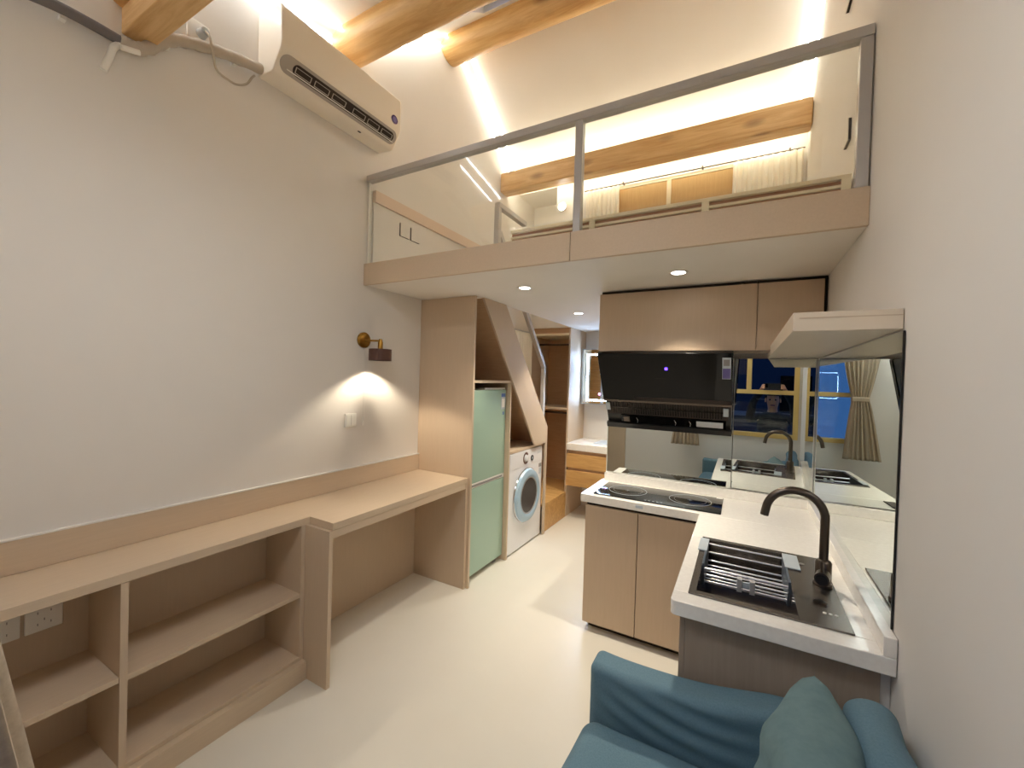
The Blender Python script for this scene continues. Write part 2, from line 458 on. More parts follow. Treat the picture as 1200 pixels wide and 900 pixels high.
cove('led_cove', 'glowing white led cove down the right slope above the railing corner', XR, -1, 2.77, 3.74, 'led_loft')
bl = thing('beam_led_strip', 'warm led strip lying along the top of the long loft beam', 'led light', (-.9, 3.56, 3.50))
B(XL+.06, XR-.06, 3.545, 3.585, 3.50, 3.512).build('channel', M['white_pl'], bl)
B(XL+.06, XR-.06, 3.548, 3.582, 3.512, 3.517).build('diffuser', M['led_warm'], bl)
b2 = thing('beam_led_strip', 'warm led strip hidden behind the foot of the loft beam', 'led light', (-.9, 3.63, 3.33))
B(XL+.06, XR-.06, 3.621, 3.631, 3.325, 3.365).build('channel', M['white_pl'], b2)
B(XL+.06, XR-.06, 3.631, 3.636, 3.328, 3.362).build('diffuser', M['led_warm'], b2)

# ------------------------------------------------------------------ air conditioner
ac = thing('air_conditioner', 'white wall mounted air conditioner high on the left wall', 'air conditioner', (XL, 1.56, 2.94))
prof = [(XL+.001, 3.25), (-1.965, 3.24), (-1.951, 3.225), (-1.948, 3.06), (-1.953, 3.035), (-2.012, 2.945), (-2.03, 2.938), (XL+.001, 2.948)]
MB().prism(prof, 'y', 1.172, 1.952).build('body', M['ac_white'], ac, .008)
# capsule outlet lies on the slanted lower face
pA, pB = Vector((-1.953, 0, 3.035)), Vector((-2.012, 0, 2.945))
dn = (pB-pA).normalized(); nrm = Vector((.836, 0, -.548)).normalized()
ctr = (pA+pB)/2
def cap(y, s, h): return Vector((0, y, 0))+ctr+dn*s+nrm*h
def capsule(y0, y1, R, h0, h1):
    pts = []
    for i in range(13):
        a = PI/2+PI*i/12; pts.append((y0+R+R*math.cos(a), R*math.sin(a)))
    for i in range(13):
        a = -PI/2+PI*i/12; pts.append((y1-R+R*math.cos(a), R*math.sin(a)))
    n = len(pts); mb = MB()
    v = [cap(p[0], p[1], h0) for p in pts]+[cap(p[0], p[1], h1) for p in pts]
    fs = [list(range(n)), list(range(n, 2*n))]+[(i, (i+1) % n, n+(i+1) % n, n+i) for i in range(n)]
    return mb.add(v, fs)
capsule(1.187, 1.938, .042, -.004, .003).build('outlet_frame', mat('outlet_grey', srgb(176, 168, 158), .4), ac)
vent = capsule(1.25, 1.915, .027, 0, .0045).build('outlet_slot', M['gap'], ac)
for i in range(6):
    ya = 1.262+i*.105+(.03 if i > 2 else 0); yb = ya+.085
    q = MB()
    def bar(mb, u0, u1, s0, s1):
        v = [cap(u, s, h) for u in (u0, u1) for s in (s0, s1) for h in (.0045, .008)]
        mb.add(v, [(0, 1, 3, 2), (4, 6, 7, 5), (0, 4, 5, 1), (2, 3, 7, 6), (0, 2, 6, 4), (1, 5, 7, 3)])
    bar(q, ya, yb, .011, .0145); bar(q, ya, yb, -.014, -.0115); bar(q, ya, ya+.003, -.012, .012); bar(q, yb-.003, yb, -.012, .012)
    q.build('louvre', M['louvre'], ac)
q = MB()
v = [cap(u, s, h) for u in (1.225, 1.92) for s in (.0185, .023) for h in (.0045, .009)]
q.add(v, [(0, 1, 3, 2), (4, 6, 7, 5), (0, 4, 5, 1), (2, 3, 7, 6), (0, 2, 6, 4), (1, 5, 7, 3)])
q.build('flap', M['white_pl'], ac)
MB().lathe([(.026, 0), (.026, .003), (.023, .004), (0, .004)], (-1.949, 1.893, 3.085), 'x').build('badge', M['badge'], ac)
MB().lathe([(.017, .004), (.016, .0048), (0, .0048)], (-1.949, 1.893, 3.085), 'x').build('badge_inset', M['violet'], ac)
B(-2.05, -2.04, 1.70, 1.72, 2.9372, 2.944).build('label_tab', M['gap'], ac)

# pipe run
xp = -2.108
pp = thing('refrigerant_pipe', 'insulated pipe snaking along the wall from the air conditioner', 'pipe', (xp, .8, 2.75))
def smooth(pts, k=6):
    P = [Vector(p) for p in pts]; out = []
    for i in range(len(P)-1):
        p0, p1, p2, p3 = P[max(i-1, 0)], P[i], P[i+1], P[min(i+2, len(P)-1)]
        for j in range(k):
            t = j/k
            out.append(.5*((2*p1)+(p2-p0)*t+(2*p0-5*p1+4*p2-p3)*t*t+(3*p1-p0-3*p2+p3)*t**3))
    out.append(P[-1]); return out
wp = smooth([(xp, 1.168, 2.972), (xp, 1.016, 2.938), (xp, .882, 2.893), (xp, .80, 2.848), (xp, .735, 2.772), (xp, .69, 2.738), (xp, .645, 2.736)])
MB().tube(wp, [.023+.0022*math.sin(i*1.9) for i in range(len(wp))], 14).build('wrapped_sleeve', M['pipe_w'], pp)
gp = smooth([(xp, .648, 2.736), (xp, .583, 2.738), (xp, .507, 2.737), (xp, .452, 2.731), (xp, .36, 2.715), (xp, .2, 2.70)])
MB().tube(gp, .018, 14).build('foam_sleeve', M['pipe_g'], pp)
MB().tube(smooth([(xp, .655, 2.728), (xp, .630, 2.70), (xp-.01, .618, 2.65), (xp-.02, .607, 2.606)]), .0115, 12).build('drain_stub', M['white_pl'], pp)
MB().tube([(xp+.015, .70, 2.722), (xp+.015, .645, 2.705)], .010, 10).build('tie', M['white_pl'], pp)

for yy, zz in ((1.06, 2.951), (.80, 2.848), (.50, 2.737)):
    B(XL+.0005, xp-.012, yy-.008, yy+.008, zz-.026, zz+.026).build('wall_clip', M['white_pl'], pp)

# outlet, plug and cord
oc = thing('wall_socket', 'white wall socket beside the air conditioner pipe', 'socket', (XL, .91, 2.95))
MB().rbox(XL+.001, XL+.012, .872, .958, 2.935, 3.021, .004, 2).build('plate', M['white_pl'], oc)
pg = thing('power_plug', 'white plug with a looping cord feeding the air conditioner', 'plug', (XL+.012, .925, 2.97))
MB().tube([(XL+.013, .925, 2.972), (XL+.05, .925, 2.972)], [.021, .016], 14).build('plug_body', M['lgrey_pl'], pg)
MB().tube(smooth([(-2.097, .925, 2.97), (-2.072, .928, 2.945), (-2.07, .938, 2.905), (-2.09, .955, 2.872), (-2.128, .985, 2.856), (-2.132, 1.02, 2.845), (-2.132, 1.07, 2.845), (-2.132, 1.115, 2.875), (-2.130, 1.138, 2.918), (-2.128, 1.15, 2.936)]), .005, 8).build('cord', M['cord'], pg)

# ------------------------------------------------------------------ plates with dark rims
def plate(name, label, cat, xw, sx, y, z, s=.086, group=None, rim=True, m=None):
    r = thing(name, label, cat, (xw, y, z-s/2), group)
    x0, x1 = sorted((xw+sx*.001, xw+sx*.010))
    if rim:
        MB().box(x0, x1, y-s/2, y+s/2, z-s/2, z+s/2).build('rim', M['gap'], r)
        x0, x1 = sorted((xw+sx*.0102, xw+sx*.013))
        MB().box(x0, x1, y-s/2, y+s/2, z-s/2, z+s/2).build('cover', M['wall'], r)
    else:
        MB().rbox(x0, x1, y-s/2, y+s/2, z-s/2, z+s/2, .004, 2).build('cover', M['white_pl'], r)
    return r
plate('switch_plate', 'dark rimmed plate on the loft left wall, nearer the railing end', 'switch', XL+.014, 1, 2.19, 2.515, .09)
plate('switch_plate', 'dark rimmed plate on the loft left wall, further from the railing end', 'switch', XL+.014, 1, 2.296, 2.515, .09)
plate('switch_plate', 'dark rimmed plate on the right wall behind the railing corner post', 'switch', XR, -1, 2.26, 2.592, .09)
plate('switch_plate', 'dark rimmed plate high on the right wall above the railing', 'switch', XR, -1, 2.33, 3.24, .09)

# sconce
sc = thing('wall_sconce', 'brass wall lamp with a brown shade above the desk', 'wall lamp', (XL, 1.873, 1.72))
MB().lathe([(.050, .001), (.050, .012), (.042, .017), (.02, .019), (0, .019)], (XL, 1.865, 1.715), 'x').build('backplate', M['brass'], sc)
MB().tube([(XL+.017, 1.865, 1.712), (XL+.03, 1.87, 1.712), (XL+.115, 1.90, 1.712)], .006, 10).build('arm', M['brass'], sc)
MB().lathe([(.012, 1.655), (.016, 1.66), (.016, 1.70), (.011, 1.715), (.011, 1.722), (0, 1.724)], (XL+.118, 1.90, 0), 'z', 20).build('socket', M['brass'], sc)
sh = MB().lathe([(.070, 1.585), (.070, 1.658), (.012, 1.660), (.012, 1.657), (.067, 1.655), (.067, 1.585), (.070, 1.585)], (XL+.118, 1.90, 0), 'z', 36)
sh.build('shade', M['shade'], sc)
MB().lathe([(0, 1.654), (.012, 1.65), (.022, 1.63), (.022, 1.615), (.012, 1.602), (0, 1.60)], (XL+.118, 1.90, 0), 'z', 20).build('bulb', M['bulb'], sc)
MB().tube([(XL+.012, 1.868, 1.668), (XL+.011, 1.870, 1.22)], .0012, 6).build('pull_cord', M['white_pl'], sc)
MB().tube([(XL+.012, 1.870, 1.22), (XL+.012, 1.870, 1.165)], [.003, .0055], 10).build('cord_pull', M['white_pl'], sc)
# light switch
ls = plate('light_switch', 'white light switch on the left wall under the brass lamp', 'switch', XL, 1, 1.775, 1.205, .086, None, False)
B(XL+.0102, XL+.013, 1.741, 1.774, 1.172, 1.238).build('rocker', M['white_pl'], ls, .001)
B(XL+.0102, XL+.013, 1.776, 1.809, 1.172, 1.238).build('rocker', M['white_pl'], ls, .001)

# ------------------------------------------------------------------ left built-ins
pn = B(XL+.001, XL+.019, -.055, 2.402, .787, .902)
tag(pn.build('splash_panel', M['taupe_h'], None, .001, org=(XL, 1, .787)), 'taupe upstand running along the left wall above the worktop', 'upstand')
tag(B(XL+.001, XL+.021, -.055, 2.402, .9025, .909).build('edge_strip', M['wall'], None, .001, org=(XL, 1, .9025)), 'thin pale strip capping the taupe upstand on the left wall', 'edge strip')
XS, XD = -1.845, -1.672
wt = MB().prism([(XL+.001, -.055), (XS, -.055), (XS, 1.302), (XD, 1.302), (XD, 2.402), (XL+.001, 2.402)], 'z', .752, .786)
tag(wt.build('worktop', M['taupe_h'], None, .0015, org=(XL, 1, .752)), 'long taupe worktop stepping from bookcase depth out to desk depth', 'worktop')
bc = thing('bookcase', 'low open taupe bookcase along the left wall in the foreground', 'bookcase', (-2.0, .5, 0))
T = .02
MB().box(XL+.001, XS+.03, -.05, 1.279, 0, .09).build('plinth', M['taupe_h'], bc, .001)
B(XL+.001, XS, -.05, 1.279, .0905, .108).build('bottom_board', M['taupe_h'], bc, .001)
B(XL+.001, XL+.012, -.05, 1.279, .1085, .751).build('back_panel', M['taupe'], bc)
B(XL+.0125, XS, -.05, -.03, .1085, .751).build('side_panel', M['taupe'], bc, .001)
B(XL+.0125, XS, .590, .612, .1085, .751).build('divider', M['taupe'], bc, .001)
B(XL+.0125, XS, 1.259, 1.279, .1085, .751).build('side_panel', M['taupe'], bc, .001)
B(XL+.0125, XS-.004, -.0295, .5895, .405, .425).build('shelf', M['taupe_h'], bc, .001)
B(XL+.0125, XS-.004, .6125, 1.2585, .400, .420).build('shelf', M['taupe_h'], bc, .001)
def socket(y0, label):
    r = thing('wall_socket', label, 'socket', (XL+.012, y0+.043, .565))
    MB().rbox(XL+.0125, XL+.022, y0, y0+.092, .562, .65, .003, 2).build('plate', M['white_pl'], r)
    for dy, dz in ((.03, .628), (.062, .628)):
        B(XL+.0222, XL+.0226, y0+dy-.0013, y0+dy+.0013, dz-.004, dz+.004).build('slot', M['grey_pl'], r)
    for dy, dz in ((.030, .588), (.062, .588), (.046, .602)):
        B(XL+.0222, XL+.0226, y0+dy-.0013, y0+dy+.0013, dz-.004, dz+.004).build('slot', M['grey_pl'], r)
socket(.428, 'white double socket inside the bookcase, right of the two')
socket(.326, 'white double socket inside the bookcase, left one beside the curtain')
dk = thing('desk', 'taupe desk frame between the bookcase and the tall cabinet', 'desk', (-1.9, 1.85, 0))
B(XL+.001, XD+.001, 1.281, 1.3015, 0, .751).build('leg_panel', M['taupe'], dk, .001)
B(XD-.02, XD-.002, 1.302, 2.38, .712, .7515).build('apron', M['taupe_h'], dk, .001)
B(XL+.001, XD-.001, 2.381, 2.4025, 0, .7515).build('leg_panel', M['taupe'], dk, .001)
B(XL+.001, XL+.012, 1.302, 2.3805, 0, .7515).build('modesty_panel', M['taupe'], dk)

# ------------------------------------------------------------------ appliance cabinet under the stairs
XC = -1.652
cb2 = thing('appliance_cabinet', 'tall taupe cabinet framing the fridge and washing machine', 'cabinet', (-1.9, 2.8, 0))
B(XL+.001, XC, 2.404, 2.424, 0, SOF-.002).build('side_panel', M['taupe'], cb2, .001)
B(XL+.0125, XC-.02, 2.945, 2.963, 0, 1.455).build('divider', M['taupe'], cb2, .001)
B(XL+.0125, XC-.02, 2.4245, 3.0, 1.4555, 1.475).build('shelf', M['taupe_h'], cb2, .001)
B(XL+.0125, XC-.01, 2.9635, 3.62, .866, .888).build('shelf', M['taupe_h'], cb2, .001)
B(XL+.001, XL+.012, 2.4245, 3.62, 0, SOF-.002).build('back_panel', M['taupe'], cb2)
B(XL+.0125, XC-.019, 3.6205, 3.64, 0, 1.02).build('inner_panel', M['taupe'], cb2, .001)
B(XC-.0195, XC-.001, 2.9455, 2.9625, 0, 1.475).build('divider_edge', M['taupe'], cb2, .001)
B(XC-.0195, XC-.001, 2.4245, 2.9445, 1.456, 1.475).build('shelf_edge', M['taupe_h'], cb2, .001)

st = thing('staircase', 'enclosed taupe staircase climbing to the loft over the appliances', 'staircase', (-1.9, 3.1, 0))
sp = [(2.484, SOF-.002), (2.805, SOF-.002), (3.662, 1.04), (3.662, .003), (3.642, .003), (3.625, .003), (3.625, .889), (3.395, .889)]
MB().prism(sp, 'x', XC+.0005, XC+.018).build('stringer', M['taupe'], st, .001)
MB().prism([(2.50, SOF-.003), (2.52, SOF-.003), (3.61, .905), (3.59, .89)], 'x', XL+.013, XC-.001).build('soffit_panel', M['brown'], st)
for i in range(6):
    yy = 3.43-.15*i; zz = 2.067-1.066*(yy-.075-2.5)+.035
    B(XL+.013, XC-.002, yy-.075, yy+.075, zz-.02, zz).build('tread', M['oak'], st, .001)
    B(XL+.013, XC-.002, yy-.0745, yy-.064, zz+.0005, min(zz+.138, SOF-.003)).build('riser', M['oak'], st)
B(XL+.013, XC-.001, 3.663, 4.235, .255, .277).build('platform_top', M['oak'], st, .002)
B(XC-.018, XC, 3.664, 4.235, .003, .2545).build('platform_front', M['oak'], st, .001)

# fridge
fg = thing('fridge', 'mint green two door fridge in the tall cabinet', 'fridge', (-1.9, 2.69, 0))
XFF = -1.688
B(XL+.05, XFF-.03, 2.445, 2.932, .03, 1.405).build('body', M['white_pl'], fg, .004)
up = MB().rbox(XFF-.0295, XFF, 2.440, 2.937, .722, 1.402, .006, 3); d = up.build('upper_door', M['mint'], fg)
MB().rbox(XFF-.0295, XFF, 2.440, 2.937, .045, .688, .006, 3).build('lower_door', M['mint'], fg)
B(XFF-.025, XFF-.001, 2.441, 2.936, .6885, .7215).build('handle_strip', M['white_pl'], fg, .002)
B(XFF-.001, XFF+.003, 2.475, 2.90, .698, .713).build('finger_grip', M['grey_pl'], fg, .001)
B(XFF-.06, XFF-.004, 2.62, 2.925, 1.4055, 1.418).build('top_trim', M['white_pl'], fg, .002)
B(XFF, XFF+.001, 2.855, 2.925, 1.245, 1.375).build('energy_label', M['lgrey_pl'], d)
B(XFF+.001, XFF+.0014, 2.858, 2.922, 1.345, 1.372).build('label_band', M['bluelab'], d)
B(XFF+.001, XFF+.0014, 2.868, 2.912, 1.26, 1.33).build('label_text', M['white_pl'], d)
B(XFF, XFF+.001, 2.885, 2.905, 1.20, 1.225).build('sticker', M['bluelab'], d)
for yy in (2.50, 2.88): MB().tube([(XFF-.04, yy, .002), (XFF-.04, yy, .031)], .014, 10).build('foot', M['grey_pl'], fg)

# washing machine
wm = thing('washing_machine', 'white front loading washing machine under the stairs', 'washing machine', (-1.9, 3.29, 0))
XW = -1.662
WY0, WY1, WC = 2.985, 3.612, 3.295
bd = MB().rbox(XL+.06, XW, WY0, WY1, .012, .862, .008, 3).build('body', M['white_metal'], wm)
B(XW, XW+.003, WY0+.005, WY1-.005, .725, .857).build('control_panel', M['white_metal'], wm, .001)
kn = MB().lathe([(.030, .003), (.028, .016), (.024, .018), (0, .018)], (XW, 3.27, .792), 'x').build('programme_dial', M['white_metal'], wm)
# dark open ring around the dial
mbk = MB()
for i in range(22):
    a0 = math.radians(35+290*i/22); a1 = math.radians(35+290*(i+1)/22)
    vs = []
    for a in (a0, a1):
        for rr in (.034, .053): vs.append((XW+.0036, 3.27+rr*math.cos(a), .792+rr*math.sin(a)))
    mbk.add(vs, [(0, 1, 3, 2)])
mbk.build('dial_ring', M['shade'], wm, solid=.0015)
MB().ring((XW+.005, 3.39, .778), 'x', .020, .006, 24, 8).build('start_button', M['black'], wm)
MB().lathe([(.013, .003), (.013, .007), (0, .007)], (XW, 3.39, .778), 'x', 20).build('button_cap', M['lgrey_pl'], wm)
for i in range(3): B(XW+.003, XW+.0045, 3.50+.028*i, 3.516+.028*i, .80, .82).build('indicator', M['lgrey_pl'], wm)
B(XW, XW+.0015, 3.545, 3.605, .665, .70).build('badge', M['grey_pl'], wm)
B(XW, XW+.0015, 3.555, 3.60, .60, .655).build('energy_label', M['lgrey_pl'], wm)
dr = MB().lathe([(.232, .001), (.236, .012), (.226, .030), (.19, .040), (.162, .034), (.155, .026)], (XW, WC, .462), 'x', 48)
dd = dr.build('door', M['paleblue'], wm)
MB().ring((XW+.006, WC, .462), 'x', .236, .006, 48, 8).build('door_rim', M['chrome'], dd)
MB().lathe([(.160, .028), (.13, .016), (.07, .0085), (0, .006)], (XW, WC, .462), 'x', 40).build('door_glass', mat('door_bowl_glass', srgb(74, 72, 72), .08, spec=.6), dd)
MB().ring((XW+.015, WC, .462), 'x', .112, .004, 40, 6).build('drum_ring', M['grey_pl'], dd)
for k in range(3):
    a_ = PI/2+k*2*PI/3
    MB().tube([(XW+.014, WC+.03*math.cos(a_), .462+.03*math.sin(a_)), (XW+.018, WC+.10*math.cos(a_), .462+.10*math.sin(a_))], [.005, .009], 10).build('drum_paddle', M['lgrey_pl'], dd)
MB().ring((XW+.030, WC, .462), 'x', .158, .006, 48, 8).build('glass_rim', M['grey_pl'], dd)
MB().rbox(XW+.02, XW+.036, WC-.234, WC-.204, .44, .49, .004, 2).build('door_handle', M['paleblue'], dd)
for yy in (WY0+.06, WY1-.06): MB().tube([(XW-.05, yy, .001), (XW-.05, yy, .014)], .02, 10).build('foot', M['grey_pl'], wm)

# stair railing
sr = thing('stair_railing', 'grey steel stair railing at the loft opening', 'railing', (-1.685, 2.75, LOFT))
xr_ = -1.682
B(xr_-.022, xr_+.020, 2.70, 2.742, 2.10, 2.80).build('newel_post', M['steel_grey'], sr, .003)
MB().prism([(2.705, 2.80), (2.705, 2.838), (3.16, 2.838), (3.16, 2.80)], 'x', xr_-.022, xr_+.022).build('top_rail', M['steel_grey'], sr, .003)
def rail(mb, p, q, hx, hz):
    (ya, za), (yb, zb) = p, q
    d = Vector((0, yb-ya, zb-za)).normalized(); n = Vector((0, -d.z, d.y))*hz
    mb.prism([(ya+n.y, za+n.z), (yb+n.y, zb+n.z), (yb-n.y, zb-n.z), (ya-n.y, za-n.z)], 'x', xr_-hx, xr_+hx); return mb
rail(MB(), (2.742, 2.62), (3.645, 1.60), .018, .02).build('handrail', M['steel_grey'], sr, .003)
B(xr_-.018, xr_+.018, 3.612, 3.648, 1.085, 1.60).build('lower_post', M['steel_grey'], sr, .003)
MB().prism([(2.745, 2.21), (2.745, 2.58), (3.05, 2.24), (3.05, 2.21)], 'x', xr_-.004, xr_+.004).build('glass_infill', M['glass'], sr)

# wardrobe at the end of the corridor
wd = thing('wardrobe', 'open brown wardrobe niche at the end of the corridor', 'wardrobe', (-1.9, 4.45, 0))
YW = 4.245
B(XL+.001, XL+.02, YW, YB-.001, 0, SOF-.001).build('side_panel', M['taupe'], wd, .001)
B(XC-.02, XC, YW, YB-.001, 0, SOF-.001).build('side_panel', M['taupe'], wd, .001)
B(XL+.0205, XC-.0205, YB-.015, YB-.001, .278, SOF-.001).build('back_panel', M['brown'], wd)
B(XL+.0205, XC-.0205, YW+.004, YB-.0155, 1.165, 1.188).build('shelf', M['taupe_h'], wd, .001)
B(XL+.0205, XC-.0205, YW+.002, YB-.0155, 1.985, 2.008).build('top_board', M['cream'], wd, .001)
B(XL+.0205, XC-.0205, YW+.002, YB-.0155, .255, .277).build('bottom_board', M['oak'], wd, .001)
B(XL+.0205, XC-.0205, YW+.03, YW+.045, 2.009, SOF-.001).build('top_filler', M['brown'], wd)
MB().tube([(XL+.021, 4.46, 1.90), (XC-.021, 4.46, 1.90)], .012, 12).build('hanging_rail', M['gun'], wd)
MB().tube([(XL+.021, 4.46, 1.115), (XC-.021, 4.46, 1.115)], .012, 12).build('hanging_rail', M['gun'], wd)

# curtains
def curtain_mesh(p0, p1, z0, z1, amp, folds, pinch=None, flare=1.0, n=120, k=24, nrm=None, belly=None):
    p0, p1 = Vector(p0), Vector(p1); d = p1-p0; L = d.length; d.normalize()
    nr = Vector(nrm) if nrm else Vector((-d.y, d.x, 0)); mid = (p0+p1)/2
    def fn(u, v):
        z = z1+(z0-z1)*v
        w = 1.0
        if pinch:
            zt, tw = pinch
            if z > zt: t = (z1-z)/(z1-zt); w = 1+(tw-1)*(t**1.6)
            else: t = (zt-z)/(zt-z0); w = tw+(flare-tw)*(t**.8)
        s = (u-.5)*L*w
        a = amp*(0.55+.45*v)*(math.sin(2*PI*folds*u+.4*math.sin(7*u+2*v))+.25*math.sin(2*PI*folds*2.3*u+1+v))
        p = mid+d*s+nr*a
        if belly and z < belly[0]+.10:
            q_ = min(1, (belly[0]+.10-z)/.10); p = p+nr*(belly[1]*q_*q_*(3-2*q_)+belly[2]*max(0, belly[0]-z))
        return (p.x, p.y, z)
    return MB().grid(fn, n, k)
ck = curtain_mesh((XL+.05, 3.72, 0), (XL+.05, 4.20, 0), .55, 2.0, .018, 9)
cs = thing('curtain', 'cream curtain on the left wall behind the stair handrail', 'curtain', (XL+.05, 3.96, .55))
ck.build('cloth', M['curtain_w'], cs, solid=.002)
MB().tube([(XL+.05, 3.68, 2.01), (XL+.05, 4.23, 2.01)], .007, 10).build('rod', M['steel_grey'], cs)

# vanity
vn = thing('vanity', 'white topped oak vanity with two drawers past the corridor', 'vanity', (-1.3, 4.48, .34))
B(-1.640, -.95, YW-.005, YB-.002, .36, .738).build('carcass', M['brown'], vn)
for z0, z1 in ((.355, .522), (.550, .702)):
    B(-1.646, -.95, YW-.026, YW-.006, z0, z1).build('drawer', M['oak'], vn, .002)
MB().box(-1.649, -.93, YW-.032, YB-.002, .739, .813).build('countertop', M['quartz'], vn, .004)
MB().rbox(-1.40, -1.0, 4.36, 4.66, .8132, .818, .004, 2).build('basin_rim', M['lgrey_pl'], vn)
mc = thing('mirror_cabinet', 'wall mirror with a glowing led border above the vanity', 'mirror', (-1.3, 4.68, 1.22))
B(-1.645, -.95, 4.60, YB-.002, 1.225, 1.86).build('body', M['lgrey_pl'], mc, .002)
B(-1.62, -.97, 4.592, 4.5995, 1.235, 1.85).build('mirror_door', M['mirror'], mc)
mr = MB()
for (a, b, c, d_) in ((-1.575, -1.560, 1.265, 1.80), (-1.5595, -1.03, 1.785, 1.80), (-1.5595, -1.03, 1.265, 1.28)):
    mr.box(a, b, 4.589, 4.5918, c, d_)
mr.build('led_border', M['mled'], mc)
MB().lathe([(.013, 0), (.013, -.002), (0, -.002)], (-1.42, 4.592, 1.345), 'y', 16).build('touch_button', M['pink'], mc)
# unseen oak panel added behind the partition to colour the vanity mirror's reflection
tag(B(-.80, XR-.002, YK+.101, YK+.115, .01, SOF-.01).build('added_oak_panel', M['oak'], None, org=(-.2, YK+.1, 0)), 'unseen oak panel added behind the kitchen wall for the vanity mirror to reflect', 'added panel')

# ------------------------------------------------------------------ kitchen
kb = thing('base_cabinet', 'taupe two door base cabinet below the induction hob', 'cabinet', (-.5, 2.6, 0))
B(-.79, -.165, 2.405, YK-.002, .05, .772).build('carcass', M['taupe_k'], kb)
B(-.80, -.494, 2.385, 2.4045, .052, .755).build('door', M['taupe_k'], kb, .0015)
B(-.490, -.165, 2.385, 2.4045, .052, .755).build('door', M['taupe_k'], kb, .0015)
B(-.78, -.165, 2.45, 2.46, 0, .05).build('toe_kick', M['gap'], kb)
B(-.795, -.165, 2.40, 2.4045, .7555, .772).build('grip_recess', M['gap'], kb)
B(-.80, -.7905, 2.405, YK-.002, .05, .772).build('side_panel', M['taupe_k'], kb, .001)
sb = thing('sink_cabinet', 'grey taupe sink cabinet end standing behind the sofa', 'cabinet', (.1, 1.9, 0))
B(-.132, XR-.026, 1.4325, 2.384, .05, .60).build('carcass', M['taupe_k'], sb)
B(-.135, XR-.024, 1.415, 1.432, 0, .772).build('end_panel', M['grey_taupe'], sb, .001)
B(XR-.0235, XR-.002, 1.425, 1.44, 0, .772).build('wall_filler', M['wall'], sb)
B(-.152, -.1355, 1.418, 1.905, .052, .765).build('door', M['grey_taupe'], sb, .0015)
B(-.152, -.1355, 1.909, 2.384, .052, .765).build('door', M['grey_taupe'], sb, .0015)
B(-.10, XR-.03, 1.45, 2.384, 0, .049).build('toe_kick', M['gap'], sb)

SKX0, SKX1, SKY0, SKY1 = -.130, .288, 1.452, 2.005
ct = MB()
Z0, Z1 = .7735, .82
XE = XR-.002
def roundpoly(pts, rad, seg=5):
    out = []; n = len(pts)
    for i, (x, y) in enumerate(pts):
        r = rad.get(i, 0)
        if not r: out.append((x, y)); continue
        p = Vector((x, y)); a = (Vector(pts[i-1])-p).normalized(); b = (Vector(pts[(i+1) % n])-p).normalized()
        s, e = p+a*r, p+b*r
        for j in range(seg+1):
            t = j/seg; q = s*(1-t)**2+p*2*t*(1-t)+e*t*t; out.append((q.x, q.y))
    return out
ct.prism(roundpoly([(-.831, 2.372), (XE, 2.372), (XE, YK-.002), (-.831, YK-.002)], {0: .012}), 'z', Z0, Z1)
ct.prism([(-.178, SKY1), (XE, SKY1), (XE, 2.372), (-.178, 2.372)], 'z', Z0, Z1)
ct.prism(roundpoly([(-.178, 1.38), (XE, 1.38), (XE, SKY0), (-.178, SKY0)], {0: .02}), 'z', Z0, Z1)
ct.box(-.178, SKX0, SKY0, SKY1, Z0, Z1); ct.box(SKX1, XE, SKY0, SKY1, Z0, Z1)
kt = thing('countertop', 'white L shaped kitchen countertop with a low upstand', 'countertop', (0, 2.3, Z0))
ct.build('slab', M['quartz'], kt, .003)
us = MB(); us.box(-.81, XE, 2.790, 2.8185, Z1+.0005, .872); us.box(.333, XE, 1.38, 2.7895, Z1+.0005, .872)
us.build('upstand', M['quartz'], kt, .003)
B(-.505, -.465, 2.3712, 2.372, .790, .806).build('badge', M['lgrey_pl'], kt)

# hob
hb = thing('induction_hob', 'black glass two zone induction hob on the white counter', 'hob', (-.42, 2.57, .82))
MB().rbox(-.762, -.078, 2.408, 2.735, .8202, .8265, .002, 2).build('glass_top', M['black_glass'], hb)
rg = M['lgrey_pl']
for cx in (-.60, -.245):
    z = .8267
    q = MB().ring((cx, 2.585, z), 'z', .112, .0012, 48, 6); q.build('zone_ring', rg, hb)
    MB().ring((cx, 2.585, z), 'z', .085, .0007, 40, 6).build('zone_ring', M['grey_pl'], hb)
    q = MB(); q.box(cx-.012, cx+.012, 2.5842, 2.5858, .8266, .8272); q.box(cx-.0008, cx+.0008, 2.573, 2.597, .8266, .8272)
    q.build('zone_mark', rg, hb)
for i in range(5): B(-.47+.022*i, -.46+.022*i, 2.428, 2.431, .8266, .8271).build('touch_mark', rg, hb)
B(-.115, -.082, 2.715, 2.732, .8266, .8272).build('sticker', M['white_pl'], hb)

# sink
sk = thing('kitchen_sink', 'dark grey single bowl sink set in the counter by the wall', 'sink', (.08, 1.73, .62))
bx0, bx1, by0, by1 = -.112, .165, 1.474, 1.985
rim = MB(); za, zb = .8202, .826
rim.box(SKX0-.003, bx0, SKY0-.003, SKY1+.003, za, zb); rim.box(bx1, SKX1+.003, SKY0-.003, SKY1+.003, za, zb)
rim.box(bx0, bx1, SKY0-.003, by0, za, zb); rim.box(bx0, bx1, by1, SKY1+.003, za, zb)
rim.build('rim', mat('sink_rim_steel', srgb(126, 119, 112), .25, metal=.7), sk, .001)
bw = MB()
for a in ((bx0-.002, bx0, by0, by1, .62, za), (bx1, bx1+.002, by0, by1, .62, za), (bx0, bx1, by0-.002, by0, .62, za), (bx0, bx1, by1, by1+.002, .62, za), (bx0-.002, bx1+.002, by0-.002, by1+.002, .612, .62)):
    bw.box(*a)
bw.build('bowl', mat('sink_bowl_steel', srgb(132, 124, 116), .16, metal=.8), sk)
